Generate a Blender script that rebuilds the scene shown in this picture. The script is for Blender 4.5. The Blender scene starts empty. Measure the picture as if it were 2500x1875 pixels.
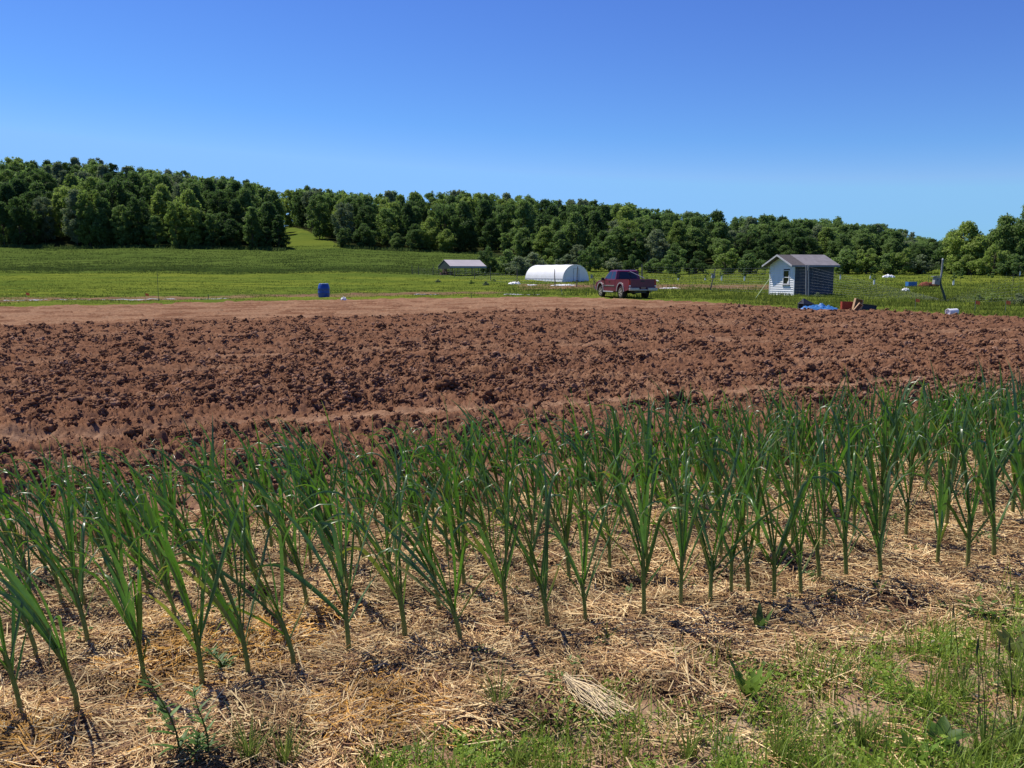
import bpy, bmesh, math, random
import numpy as np
from mathutils import Vector, Matrix, Quaternion
R = math.radians
random.seed(7)
rng = np.random.default_rng(11)
scene = bpy.context.scene
COL = scene.collection

# ------------------------------------------------------------------ camera, world, sun, exposure
CAM_H, PITCH, FPX = 1.6, 7.33, 2094.0
cam_d = bpy.data.cameras.new('camera')
cam = bpy.data.objects.new('camera', cam_d); COL.objects.link(cam)
cam.location = (0, 0, CAM_H); cam.rotation_euler = (R(90 - PITCH), 0, 0)
cam_d.sensor_width = 36; cam_d.lens = 36 * FPX / 2500
cam_d.clip_start = 0.05; cam_d.clip_end = 6000
scene.camera = cam

SUN_AZ, SUN_EL = -52.0, 57.0       # azimuth from +Y towards +X, elevation
world = bpy.data.worlds.new('World'); scene.world = world; world.use_nodes = True
wn, wl = world.node_tree.nodes, world.node_tree.links
wn.clear()
wo = wn.new('ShaderNodeOutputWorld'); wb = wn.new('ShaderNodeBackground'); sky = wn.new('ShaderNodeTexSky')
hs = wn.new('ShaderNodeHueSaturation')
sky.sky_type = 'NISHITA'; sky.sun_disc = False
sky.sun_elevation = R(SUN_EL); sky.sun_rotation = R(SUN_AZ)
sky.altitude = 300; sky.air_density = 1.0; sky.dust_density = 0.05; sky.ozone_density = 3.0
hs.inputs['Saturation'].default_value = 1.12; hs.inputs['Hue'].default_value = 0.508
wb.inputs['Strength'].default_value = 0.088
wl.new(sky.outputs[0], hs.inputs['Color'])
# grade of the sky's own colour: a deep early-summer blue
sp = wn.new('ShaderNodeSeparateColor'); cb = wn.new('ShaderNodeCombineColor'); wl.new(hs.outputs[0], sp.inputs[0])
for ch, (gain, pw) in enumerate([(1.60, 1.75), (1.11, 1.25), (1.27, 1.0)]):
    a_ = wn.new('ShaderNodeMath'); a_.operation = 'MULTIPLY'; a_.inputs[1].default_value = 0.105; wl.new(sp.outputs[ch], a_.inputs[0])
    b_ = wn.new('ShaderNodeMath'); b_.operation = 'POWER'; b_.inputs[1].default_value = pw; wl.new(a_.outputs[0], b_.inputs[0])
    c_ = wn.new('ShaderNodeMath'); c_.operation = 'MULTIPLY'; c_.inputs[1].default_value = gain / 0.105; wl.new(b_.outputs[0], c_.inputs[0])
    d_ = wn.new('ShaderNodeMath'); d_.operation = 'MULTIPLY'; d_.inputs[1].default_value = (0.61, 0.73, 1.0)[ch]; wl.new(sp.outputs[ch], d_.inputs[0])
    e_ = wn.new('ShaderNodeMath'); e_.operation = 'MAXIMUM'; wl.new(c_.outputs[0], e_.inputs[0]); wl.new(d_.outputs[0], e_.inputs[1])
    f_ = wn.new('ShaderNodeMath'); f_.operation = 'MINIMUM'; f_.inputs[1].default_value = (0.265, 0.55, 1.05)[ch] / 0.105; wl.new(e_.outputs[0], f_.inputs[0])
    wl.new(f_.outputs[0], cb.inputs[ch])
wl.new(cb.outputs[0], wb.inputs[0]); wl.new(wb.outputs[0], wo.inputs[0])
sd = bpy.data.lights.new('sun', 'SUN'); sd.energy = 5.0; sd.angle = R(0.53); sd.color = (1.0, 0.935, 0.83)
sun = bpy.data.objects.new('sun', sd); COL.objects.link(sun)
sv = Vector((math.sin(R(SUN_AZ)) * math.cos(R(SUN_EL)), math.cos(R(SUN_AZ)) * math.cos(R(SUN_EL)), math.sin(R(SUN_EL))))
sun.rotation_euler = sv.to_track_quat('Z', 'Y').to_euler(); sun.location = (-60, 60, 120)
scene.view_settings.view_transform = 'Standard'; scene.view_settings.look = 'None'
scene.view_settings.exposure = 0.25; scene.view_settings.gamma = 1.0
scene.cycles.max_bounces = 6; scene.cycles.diffuse_bounces = 4; scene.cycles.transmission_bounces = 3
scene.cycles.transparent_max_bounces = 6

# ------------------------------------------------------------------ noise
def _h(ix, iy, s):
    h = (ix.astype(np.int64) * 374761393 + iy.astype(np.int64) * 668265263 + s * 974711) & 0xffffffff
    h = ((h ^ (h >> 13)) * 1274126177) & 0xffffffff
    return ((h ^ (h >> 16)) & 0xffff) / 65535.0
def noise(x, y, s=0):
    """gradient noise, about -1..1"""
    x = np.asarray(x, float); y = np.asarray(y, float)
    x0 = np.floor(x); y0 = np.floor(y); fx = x - x0; fy = y - y0
    u = fx * fx * fx * (fx * (fx * 6 - 15) + 10); v = fy * fy * fy * (fy * (fy * 6 - 15) + 10)
    def g(ix, iy, dx, dy):
        a = _h(ix, iy, s) * 2 * np.pi
        return np.cos(a) * dx + np.sin(a) * dy
    a = g(x0, y0, fx, fy); b = g(x0 + 1, y0, fx - 1, fy); c = g(x0, y0 + 1, fx, fy - 1); d = g(x0 + 1, y0 + 1, fx - 1, fy - 1)
    return 1.5 * ((a * (1 - u) + b * u) * (1 - v) + (c * (1 - u) + d * u) * v)
def sstep(a, b, x):
    t = np.clip((x - a) / (b - a), 0, 1); return t * t * (3 - 2 * t)

# ------------------------------------------------------------------ the lie of the land (metres; camera at x=y=0)
def bearing(x, y):
    return 1250 + 2111 * np.asarray(x, float) / np.maximum(np.asarray(y, float), 1.0)
_B = lambda pts: (np.array([p[0] for p in pts], float), np.array([p[1] for p in pts], float))
SOIL_FAR = _B([(-900, 30), (0, 40.5), (300, 43.5), (775, 51.5), (1250, 58), (1450, 56), (1600, 51), (1750, 46), (1955, 38.5), (2150, 36), (2350, 32.8), (2500, 31), (3400, 24)])
SOIL_MID = _B([(-900, 21), (0, 25.4), (400, 28.6), (900, 31.5), (1200, 35.5), (1600, 39.5), (1750, 43), (1900, 60), (3400, 60)])
WOOD_D = _B([(-900, 235), (0, 235), (690, 235), (820, 235), (1160, 240), (1250, 215), (1400, 195), (1700, 185), (2000, 175), (2300, 155), (2500, 145), (3400, 130)])
WOOD_Y = _B([(-900, 600), (0, 603), (170, 607), (330, 603), (500, 607), (680, 609), (820, 603), (980, 612), (1160, 620), (1250, 634), (1400, 648), (1700, 655), (2500, 657), (3400, 657)])
RIDGE_D = _B([(-900, 380), (0, 380), (300, 380), (480, 375), (620, 370), (690, 365), (740, 380), (800, 400), (900, 430), (1100, 450), (1250, 470), (1400, 480), (1600, 500), (1850, 520), (2000, 540), (2100, 560), (2200, 600), (2290, 620), (2400, 640), (2500, 650), (3400, 650)])
RIDGE_Y = _B([(-900, 375), (0, 398), (300, 408), (480, 428), (620, 446), (690, 474), (740, 466), (800, 472), (900, 482), (1100, 480), (1250, 489), (1400, 505), (1600, 519), (1700, 531), (1850, 538), (2000, 544), (2100, 553), (2200, 573), (2290, 592), (2400, 620), (2500, 640), (3400, 645)])
def terrain(x, y):
    x = np.asarray(x, float); y = np.asarray(y, float)
    p = bearing(x, y)
    D = np.interp(p, *WOOD_D); E = 1.6 + (668 - np.interp(p, *WOOD_Y)) / 2129 * D
    Rr = np.interp(p, *RIDGE_D); ZR = 1.6 + (668 - np.interp(p, *RIDGE_Y)) / 2129 * Rr - 14.0
    t = np.clip((y - 90) / (D - 90), 0, 1)
    z = E * t ** 1.9
    s = np.clip((y - D) / (Rr - D), 0, 1)
    z = np.where(y > D, E + (ZR - E) * s * (1.3 - 0.3 * s), z)
    z = np.where(y > Rr, ZR - (y - Rr) * 0.06, z)
    z = z + 0.25 * noise(x / 40, y / 30, 3) * sstep(60, 130, y)
    return z
BED_BACK = lambda x: 5.95 + 0.41 * x            # back edge of the mulched bed
def zones(x, y):
    """weights of bare ploughed soil, smooth dry soil, mulch, meadow tone"""
    p = bearing(x, y)
    j = 0.25 * noise(x / 0.6, y / 0.6, 5) + 0.5 * noise(x / 2.5, y / 2.5, 6) * sstep(15, 40, y)
    far = np.interp(p, *SOIL_FAR) + j * 1.6
    mid = np.interp(p, *SOIL_MID) + j * 0.8
    soil = sstep(far + 0.25, far - 0.25, y)
    smooth = sstep(mid - 0.6, mid + 0.6, y) * soil
    mulch = sstep(BED_BACK(x) + 0.12 + j * 0.5, BED_BACK(x) - 0.12 + j * 0.5, y)
    return soil, smooth, mulch, far, mid
def tracks(x, y):
    """packed wheel tracks across the ploughed soil"""
    a = np.exp(-np.abs((y - (10.25 + 0.44 * x + 0.25 * noise(x / 3, y * 0, 9))) / 0.36) ** 4) * (.9 + .5 * noise(x / .35, y / .3, 10))
    b = np.exp(-((y - (6.75 + 0.42 * x)) / 0.33) ** 2) * 0.9
    c = np.exp(-((y - (18.5 + 0.42 * x)) / 0.5) ** 2) * sstep(-0.35, 0.4, noise(x / 2.2, y / 9, 12)) * 0.9
    d = np.exp(-((y - (15.2 + 0.43 * x)) / 0.4) ** 2) * sstep(0.0, 0.6, noise(x / 2.6, y / 9, 14)) * 0.8
    return np.clip(a + b + c + d, 0, 1)
def ground(x, y, fine=True):
    x = np.asarray(x, float); y = np.asarray(y, float)
    z = terrain(x, y)
    soil, smooth, mulch, far, mid = zones(x, y)
    rough = soil * (1 - mulch)
    tr = tracks(x, y)
    near = 1 - sstep(25, 60, y)
    r = rough * (1 - 0.85 * smooth) * (1 - 0.82 * tr)
    clump = 0.75 + 0.6 * noise(x / 1.7, y / 1.1, 21)
    wx = x + 0.06 * noise(x / 0.13, y / 0.13, 70); wy = y + 0.06 * noise(x / 0.13, y / 0.13, 71)
    z = z + r * (0.04 * noise(x / 1.1, y / 0.8, 22) + 0.045 * np.sin((y - 0.42 * x) * 2 * np.pi / 0.85 + 2 * noise(x / 2, y / 2, 4)) + clump * (0.055 * np.abs(noise(wx / 0.30, wy / 0.25, 23)) + 0.045 * noise(wx / 0.17, wy / 0.15, 24) + 0.05 * np.abs(noise(wx / 0.10, wy / 0.09, 28)) + 0.03 * noise(x / 0.07, y / 0.065, 29)))
    z = z - 0.05 * tr * rough
    if fine:
        z = z + r * (0.05 * np.abs(noise(wx / 0.06, wy / 0.055, 25)) + 0.026 * noise(x / 0.028, y / 0.026, 26)) * near
        z = z + rough * tr * 0.018 * np.abs(noise(x / 0.12, y / 0.12, 27))
    fur = np.abs(np.sin((y - 0.52 * x) * np.pi / 1.5))
    z = z + rough * smooth * (0.075 * fur ** 4 * (noise(x / 1.3, y / 1.3, 31) > -0.1) + 0.05 * np.abs(noise(x / 0.2, y / 0.2, 32)) + 0.03 * np.abs(noise(x / 0.09, y / 0.09, 34)))
    z = z + mulch * (0.05 * noise(x / 0.55, y / 0.5, 41) + 0.02 * noise(x / 0.16, y / 0.16, 42))
    g = (1 - soil)
    z = z + g * sstep(25, 60, y) * (0.10 * np.abs(noise(x / 1.2, y / 1.2, 51)) + 0.12 * noise(x / 5, y / 3, 52))
    return z
def G(x, y): return float(ground(np.array([x]), np.array([y]), False)[0])
def on(px, d, z=None):
    """point on the land at bearing px, d metres ahead"""
    x = (px - 1250) / 2111 * d
    return Vector((x, d, G(x, d) if z is None else z))
def foot(px, py):
    """flat-ground point for the near bed"""
    a = (px - 1250) / FPX; b = (937.5 - py) / FPX
    c, s = math.cos(R(PITCH)), math.sin(R(PITCH))
    d = Vector((a, c + b * s, b * c - s)); t = -CAM_H / d.z
    return d.x * t, d.y * t

# ------------------------------------------------------------------ mesh and material helpers
def np_mesh(name, V, F, mat=None, parent=None, col=None, smooth=False, colname='tint'):
    me = bpy.data.meshes.new(name)
    V = np.ascontiguousarray(V, np.float32); F = np.ascontiguousarray(F, np.int32)
    k = F.shape[1]
    me.vertices.add(len(V)); me.vertices.foreach_set('co', V.ravel())
    me.loops.add(F.size); me.loops.foreach_set('vertex_index', F.ravel())
    me.polygons.add(len(F)); me.polygons.foreach_set('loop_start', np.arange(0, F.size, k, dtype=np.int32))
    me.update(calc_edges=True)
    if col is not None:
        c = np.ones((len(V), 4), np.float32); c[:, :col.shape[1]] = col
        at = me.attributes.new(colname, 'FLOAT_COLOR', 'POINT'); at.data.foreach_set('color', c.ravel())
    if smooth: me.polygons.foreach_set('use_smooth', np.ones(len(F), bool))
    if mat: me.materials.append(mat)
    o = bpy.data.objects.new(name, me); COL.objects.link(o)
    if parent: o.parent = parent
    return o
def tag(o, label, cat=None, group=None, kind=None):
    o['label'] = label
    if cat: o['category'] = cat
    if group: o['group'] = group
    if kind: o['kind'] = kind
    return o
def empty(name, loc, rz=0, label=None, cat=None, group=None):
    o = bpy.data.objects.new(name, None); COL.objects.link(o)
    o.location = loc; o.rotation_euler = (0, 0, rz); o.empty_display_size = 0.2
    if label: tag(o, label, cat, group)
    return o
def structure(o, label=None, kind='structure'):
    o['kind'] = kind
    if label: o['label'] = label
    return o
class MB:
    def __init__(s): s.v = []; s.f = []
    def add(s, vs, fs):
        n = len(s.v); s.v += [tuple(v) for v in vs]; s.f += [tuple(i + n for i in f) for f in fs]; return s
    def box(s, c, d, rot=None):
        hx, hy, hz = d[0] / 2, d[1] / 2, d[2] / 2
        vs = [Vector((sx * hx, sy * hy, sz * hz)) for sz in (-1, 1) for sy in (-1, 1) for sx in (-1, 1)]
        if rot is not None: vs = [rot @ v for v in vs]
        vs = [v + Vector(c) for v in vs]
        return s.add(vs, [(0, 2, 3, 1), (4, 5, 7, 6), (0, 1, 5, 4), (2, 6, 7, 3), (0, 4, 6, 2), (1, 3, 7, 5)])
    def prism(s, poly, a, b, axis='y'):
        """polygon (x,z) extruded along y from a to b (axis y) or (y,z) along x"""
        n = len(poly)
        if axis == 'y': vs = [(p, a, q) for p, q in poly] + [(p, b, q) for p, q in poly]
        elif axis == 'x': vs = [(a, p, q) for p, q in poly] + [(b, p, q) for p, q in poly]
        else: vs = [(p, q, a) for p, q in poly] + [(p, q, b) for p, q in poly]
        return s.add(vs, [tuple(range(n)), tuple(range(2 * n - 1, n - 1, -1))] + [(i, i + n, (i + 1) % n + n, (i + 1) % n) for i in range(n)])
    def tube(s, pts, rad, n=8, cap=True):
        pts = [Vector(p) for p in pts]; m = len(pts)
        rads = rad if isinstance(rad, (list, tuple)) else [rad] * m
        vs = []; ref = Vector((0.13, 0.21, 1)) 
        for i, p in enumerate(pts):
            t = (pts[min(i + 1, m - 1)] - pts[max(i - 1, 0)]).normalized()
            r0 = ref if abs(t.dot(ref.normalized())) < 0.95 else Vector((1, 0.1, 0))
            a = t.cross(r0).normalized(); b = t.cross(a)
            vs += [p + (a * math.cos(2 * math.pi * k / n) + b * math.sin(2 * math.pi * k / n)) * rads[i] for k in range(n)]
        fs = [(i * n + k, i * n + (k + 1) % n, (i + 1) * n + (k + 1) % n, (i + 1) * n + k) for i in range(m - 1) for k in range(n)]
        if cap: fs += [tuple(range(n))[::-1], tuple((m - 1) * n + k for k in range(n))]
        return s.add(vs, fs)
    def lathe(s, prof, n=24, c=(0, 0, 0), M=None):
        vs = []
        for r, z in prof:
            for k in range(n):
                v = Vector((r * math.cos(2 * math.pi * k / n), r * math.sin(2 * math.pi * k / n), z))
                if M is not None: v = M @ v
                vs.append(v + Vector(c))
        fs = [(i * n + k, i * n + (k + 1) % n, (i + 1) * n + (k + 1) % n, (i + 1) * n + k) for i in range(len(prof) - 1) for k in range(n)]
        fs += [tuple(range(n))[::-1], tuple((len(prof) - 1) * n + k for k in range(n))]
        return s.add(vs, fs)
    def quad(s, *p): return s.add(p, [tuple(range(len(p)))])
    def build(s, name, mat, parent=None, smooth=False, bevel=0, solid=0):
        me = bpy.data.meshes.new(name); me.from_pydata(s.v, [], s.f); 
        bm = bmesh.new(); bm.from_mesh(me); bmesh.ops.recalc_face_normals(bm, faces=bm.faces); bm.to_mesh(me); bm.free()
        me.materials.append(mat)
        if smooth: me.polygons.foreach_set('use_smooth', [True] * len(me.polygons))
        o = bpy.data.objects.new(name, me); COL.objects.link(o)
        if parent: o.parent = parent
        if solid: m = o.modifiers.new('s', 'SOLIDIFY'); m.thickness = solid; m.offset = 0
        if bevel:
            m = o.modifiers.new('b', 'BEVEL'); m.width = bevel; m.segments = 2; m.limit_method = 'ANGLE'
        return o

class NT:
    """small node-tree builder"""
    def __init__(s, name):
        s.m = bpy.data.materials.new(name); s.m.use_nodes = True
        s.t = s.m.node_tree; s.t.nodes.clear()
        s.out = s.n('ShaderNodeOutputMaterial')
        s._pos = None
    def n(s, typ, **kw):
        nd = s.t.nodes.new(typ)
        for k, v in kw.items(): setattr(nd, k, v)
        return nd
    def l(s, a, b): s.t.links.new(a, b)
    def coord(s, obj=False):
        if obj: return s.n('ShaderNodeTexCoord').outputs['Object']
        if s._pos is None: s._pos = s.n('ShaderNodeNewGeometry').outputs['Position']
        return s._pos
    def noise(s, scale, detail=4, rough=0.55, vec=None, stretch=None, dist=0.0):
        v = vec if vec is not None else s.coord()
        if stretch:
            mp = s.n('ShaderNodeMapping'); mp.inputs['Scale'].default_value = stretch[:3]
            if len(stretch) > 3: mp.inputs['Rotation'].default_value = (0, 0, stretch[3])
            s.l(v, mp.inputs['Vector']); v = mp.outputs[0]
        nd = s.n('ShaderNodeTexNoise'); nd.inputs['Scale'].default_value = scale; nd.inputs['Detail'].default_value = detail
        nd.inputs['Roughness'].default_value = rough; nd.inputs['Distortion'].default_value = dist
        s.l(v, nd.inputs['Vector']); return nd.outputs['Fac']
    def ramp(s, fac, stops):
        nd = s.n('ShaderNodeValToRGB'); cr = nd.color_ramp
        while len(cr.elements) < len(stops): cr.elements.new(0.5)
        for e, (p, c) in zip(cr.elements, stops):
            e.position = p; e.color = (c, c, c, 1) if isinstance(c, (int, float)) else (*c, 1)
        s.l(fac, nd.inputs[0]); return nd.outputs[0]
    def mix(s, fac, a, b, mode='MIX'):
        nd = s.n('ShaderNodeMix', data_type='RGBA', blend_type=mode)
        for i, v in ((0, fac), (6, a), (7, b)):
            if hasattr(v, 'is_linked'): s.l(v, nd.inputs[i])
            elif isinstance(v, (int, float)): nd.inputs[i].default_value = v if i == 0 else (v, v, v, 1)
            else: nd.inputs[i].default_value = (*v, 1)
        return nd.outputs[2]
    def attr(s, name):
        nd = s.n('ShaderNodeAttribute', attribute_name=name); return nd
    def math(s, op, a, b=None):
        nd = s.n('ShaderNodeMath', operation=op)
        for i, v in ((0, a), (1, b)):
            if v is None: continue
            if hasattr(v, 'is_linked'): s.l(v, nd.inputs[i])
            else: nd.inputs[i].default_value = v
        return nd.outputs[0]
    def bsdf(s, col, rough=0.7, spec=0.3, metal=0, bump=None, bstr=0.3, bdist=0.01, trans=None, tcol=None, sub=None):
        b = s.n('ShaderNodeBsdfPrincipled')
        if hasattr(col, 'is_linked'): s.l(col, b.inputs['Base Color'])
        else: b.inputs['Base Color'].default_value = (*col, 1)
        if hasattr(rough, 'is_linked'): s.l(rough, b.inputs['Roughness'])
        else: b.inputs['Roughness'].default_value = rough
        b.inputs['Specular IOR Level'].default_value = spec; b.inputs['Metallic'].default_value = metal
        if bump is not None:
            bp = s.n('ShaderNodeBump'); bp.inputs['Strength'].default_value = bstr; bp.inputs['Distance'].default_value = bdist
            s.l(bump, bp.inputs['Height']); s.l(bp.outputs[0], b.inputs['Normal'])
        sh = b.outputs[0]
        if trans:
            tr = s.n('ShaderNodeBsdfTranslucent'); ms = s.n('ShaderNodeMixShader'); ms.inputs[0].default_value = trans
            if tcol is not None and hasattr(tcol, 'is_linked'): s.l(tcol, tr.inputs[0])
            elif tcol is not None: tr.inputs[0].default_value = (*tcol, 1)
            elif hasattr(col, 'is_linked'): s.l(col, tr.inputs[0])
            else: tr.inputs[0].default_value = (*col, 1)
            s.l(sh, ms.inputs[1]); s.l(tr.outputs[0], ms.inputs[2]); sh = ms.outputs[0]
        s.l(sh, s.out.inputs[0]); return s.m
def simple(name, col, rough=0.6, spec=0.3, metal=0, var=0.18, scale=6, bstr=0.0):
    t = NT(name); f = t.noise(scale, 5, 0.6, t.coord(True))
    lo = tuple(c * (1 - var) for c in col); hi = tuple(min(1, c * (1 + var)) for c in col)
    c = t.ramp(f, [(0.3, lo), (0.7, hi)])
    return t.bsdf(c, rough, spec, metal, bump=f if bstr else None, bstr=bstr)

# ------------------------------------------------------------------ ground
def ground_material():
    t = NT('land')
    a = t.attr('zone'); sep = t.n('ShaderNodeSeparateColor'); t.l(a.outputs['Color'], sep.inputs[0])
    w_soil, w_dry, w_mulch = sep.outputs[0], sep.outputs[1], sep.outputs[2]
    b = t.attr('cover'); sep2 = t.n('ShaderNodeSeparateColor'); t.l(b.outputs['Color'], sep2.inputs[0])
    w_hay, w_floor, w_strip = sep2.outputs[0], sep2.outputs[1], sep2.outputs[2]
    n1 = t.noise(1.3, 6, 0.6); n2 = t.noise(14, 6, 0.65); n3 = t.noise(90, 3, 0.6); n4 = t.noise(0.35, 3, 0.5)
    wet = t.ramp(n2, [(0.25, (0.115, 0.055, 0.030)), (0.5, (0.175, 0.088, 0.050)), (0.75, (0.245, 0.130, 0.077))])
    wet = t.mix(t.ramp(n1, [(0.35, 0.0), (0.7, 0.5)]), wet, (0.175, 0.090, 0.058))
    dry = t.ramp(n2, [(0.25, (0.19, 0.108, 0.063)), (0.55, (0.30, 0.180, 0.110)), (0.8, (0.43, 0.28, 0.175))])
    fleck = t.ramp(n3, [(0.66, 0.0), (0.72, 0.55)])
    soil = t.mix(w_dry, wet, dry)
    soil = t.mix(t.math('MULTIPLY', fleck, w_dry), soil, (0.55, 0.42, 0.28))
    mul = t.ramp(n2, [(0.3, (0.075, 0.042, 0.024)), (0.6, (0.15, 0.088, 0.05)), (0.8, (0.24, 0.15, 0.085))])
    soil = t.mix(w_mulch, soil, mul)
    g1 = t.noise(0.9, 6, 0.7, stretch=(0.35, 1.0, 1.0)); g2 = t.noise(0.12, 4, 0.6, stretch=(0.3, 1.0, 1.0)); g3 = t.noise(6, 4, 0.7, stretch=(0.7, 1, 1))
    grass = t.ramp(g1, [(0.28, (0.045, 0.078, 0.013)), (0.5, (0.085, 0.125, 0.020)), (0.72, (0.14, 0.18, 0.030))])
    grass = t.mix(t.ramp(g2, [(0.4, 0.0), (0.6, 0.8)]), grass, (0.175, 0.20, 0.028))
    grass = t.mix(t.ramp(g3, [(0.35, 0.55), (0.6, 0.0)]), grass, (0.055, 0.085, 0.018))
    hay = t.ramp(t.noise(0.10, 6, 0.75, stretch=(0.22, 1.0, 1.0)), [(0.35, (0.062, 0.096, 0.020)), (0.68, (0.105, 0.142, 0.030))])
    hay = t.mix(t.ramp(t.noise(3.0, 4, 0.7, stretch=(0.3, 1, 1)), [(0.3, 0.6), (0.6, 0.0)]), hay, (0.045, 0.075, 0.014))
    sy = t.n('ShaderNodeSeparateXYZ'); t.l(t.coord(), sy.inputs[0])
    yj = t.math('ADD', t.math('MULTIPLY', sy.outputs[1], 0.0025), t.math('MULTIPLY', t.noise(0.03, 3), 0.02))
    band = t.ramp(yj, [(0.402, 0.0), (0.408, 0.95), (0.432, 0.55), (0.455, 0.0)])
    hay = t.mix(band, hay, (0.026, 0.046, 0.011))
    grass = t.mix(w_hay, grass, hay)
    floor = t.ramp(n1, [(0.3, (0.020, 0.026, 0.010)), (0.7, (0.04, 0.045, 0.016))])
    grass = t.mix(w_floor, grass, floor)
    strip = t.ramp(t.noise(2.2, 5, 0.7, stretch=(0.3, 1, 1)), [(0.35, (0.10, 0.052, 0.036)), (0.55, (0.21, 0.125, 0.08)), (0.75, (0.28, 0.22, 0.10))])
    grass = t.mix(w_strip, grass, strip)
    soil = t.mix(w_floor, soil, t.ramp(n2, [(0.3, (0.26, 0.175, 0.11)), (0.7, (0.46, 0.34, 0.22))]))
    col = t.mix(w_soil, grass, soil)
    hgt = t.math('ADD', t.math('MULTIPLY', n2, 0.6), t.math('MULTIPLY', n3, 0.5))
    return t.bsdf(col, 1.0, 0.0, bump=hgt, bstr=0.8, bdist=0.014)
M_LAND = ground_material()

def grid_ground():
    th_in = np.linspace(-34.5, 34.5, 860)
    th = np.concatenate([np.linspace(-62, -34.9, 60), th_in, np.linspace(34.9, 62, 60)])
    tn = np.tan(np.radians(th))
    ys = [0.25]
    while ys[-1] < 2.2: ys.append(ys[-1] + 0.05)
    while ys[-1] < 48: ys.append(ys[-1] * 1.0036)
    while ys[-1] < 1200: ys.append(ys[-1] * 1.012)
    ys = np.array(ys)
    Y, T = np.meshgrid(ys, tn, indexing='ij'); X = Y * T
    Z = ground(X, Y)
    soil, smooth, mulch, far, mid = zones(X, Y)
    tr = tracks(X, Y)
    p = bearing(X, Y)
    U = Y - 0.43 * X
    crust = sstep(0.0, 0.7, noise(X / 4.0, U / 0.55, 61)) * 0.45 + sstep(0.3, 0.8, noise(X / 0.5, Y / 0.4, 66)) * .2
    dry = np.clip(smooth * (0.8 + 0.2 * noise(X / 2, Y / 1, 62)) + tr * (0.85 + 0.35 * noise(X / 0.3, Y / 0.3, 63)) + crust * (1 - smooth), 0, 1)
    dry = np.clip(dry - smooth * 0.75 * np.abs(np.sin((Y - 0.52 * X) * np.pi / 1.5 + noise(X / 3, Y / 3, 35))) ** 8 * (noise(X / 2.5, Y / 2.5, 36) > -.25) - smooth * .3 * sstep(.1, .5, noise(X / 2.2, U / .35, 38)), 0, 1)
    weeds = weed_cover(X, Y)
    dry = np.maximum(dry, weeds * 0.95 * (Y < 8))
    mulch_c = mulch * (1 - 0.9 * weeds)
    D = np.interp(p, *WOOD_D)
    hay = sstep(150, 160, Y + 4 * noise(X / 25, Y / 25, 64)) * (p < 1300) * (1 - 0.6 * ((p > 692) & (p < 835) & (Y > D - 3)))
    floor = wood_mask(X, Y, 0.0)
    s2 = strip_mask(X, Y)
    zone = np.stack([soil, dry, mulch_c], -1).reshape(-1, 3)
    floor = floor * (1 - ((p > 685) & (p < np.interp(Y, [225, 240, 262, 285, 315, 345, 420], [845, 832, 800, 766, 732, 708, 700])) & (Y < 350)))
    floor = np.maximum(floor, weeds * (Y < 8) * np.clip(.6 + noise(X / .3, Y / .3, 39), 0, 1))
    cover = np.stack([hay, floor, s2], -1).reshape(-1, 3)
    V = np.stack([X, Y, Z], -1).reshape(-1, 3)
    nr, nc = Y.shape
    idx = np.arange(nr * nc).reshape(nr, nc)
    F = np.stack([idx[:-1, :-1], idx[:-1, 1:], idx[1:, 1:], idx[1:, :-1]], -1).reshape(-1, 4)
    fs = soil.reshape(-1)[F[:, 0]]; fm = mulch.reshape(-1)[F[:, 0]]
    fy = Y.reshape(-1)[F[:, 0]]; fD = D.reshape(-1)[F[:, 0]]
    cls = np.where(fm > 0.5, 1, np.where(fs > 0.5, 0, np.where(fy < fD, 2, 3)))
    for k, (nm, lb) in enumerate([('ploughed_soil', 'reddish brown ploughed field with clods and pale wheel tracks'),
                                  ('garden_bed_ground', 'ground of the mulched garlic bed'),
                                  ('meadow', 'green meadow and rough grass beyond the ploughed soil'),
                                  ('hill', 'wooded hillside rising behind the meadow')]):
        f = F[cls == k]; used = np.unique(f); mp = np.zeros(len(V), np.int64); mp[used] = np.arange(len(used))
        o = np_mesh(nm, V[used], mp[f], M_LAND, col=zone[used], smooth=True, colname='zone')
        c = np.ones((len(used), 4), np.float32); c[:, :3] = cover[used]
        at = o.data.attributes.new('cover', 'FLOAT_COLOR', 'POINT'); at.data.foreach_set('color', c.ravel())
        structure(o, lb)
    # land outside the view and to the horizon, under everything
    n = 96; rr = [0.0, 60, 400, 1500, 5000]
    V = [(0, 0, -1.2)]; F = []
    for r_ in rr[1:]:
        for k in range(n): V.append((r_ * math.cos(2 * math.pi * k / n), r_ * math.sin(2 * math.pi * k / n), -1.2))
    F3 = [(0, 1 + k, 1 + (k + 1) % n) for k in range(n)]
    F4 = [(1 + i * n + k, 1 + (i + 1) * n + k, 1 + (i + 1) * n + (k + 1) % n, 1 + i * n + (k + 1) % n) for i in range(3) for k in range(n)]
    mb = MB(); mb.add(V, F3 + F4); o = mb.build('ground', simple('far land', (0.07, 0.12, 0.03), 0.95, 0.1, scale=0.05)); structure(o, 'land reaching to the horizon')
def weed_cover(x, y):
    """0..1: weedy verge at the lower right, in front of the bed"""
    edge = np.interp(x, [-2.5, -0.75, -0.35, 0.0, 0.5, 1.1, 1.7, 2.4, 3.4, 5, 8], [1.6, 2.1, 2.75, 2.98, 3.05, 3.2, 3.62, 4.05, 4.7, 5.4, 6.6])
    return sstep(0.22, -0.22, y - edge - 0.35 * noise(x / 0.4, y / 0.4, 81) + 0.02)
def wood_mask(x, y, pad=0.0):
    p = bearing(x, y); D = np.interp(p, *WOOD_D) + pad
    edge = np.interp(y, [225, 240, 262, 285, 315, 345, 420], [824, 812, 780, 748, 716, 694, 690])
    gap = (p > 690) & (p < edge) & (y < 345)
    return ((y > D) & ~gap).astype(float)
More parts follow.
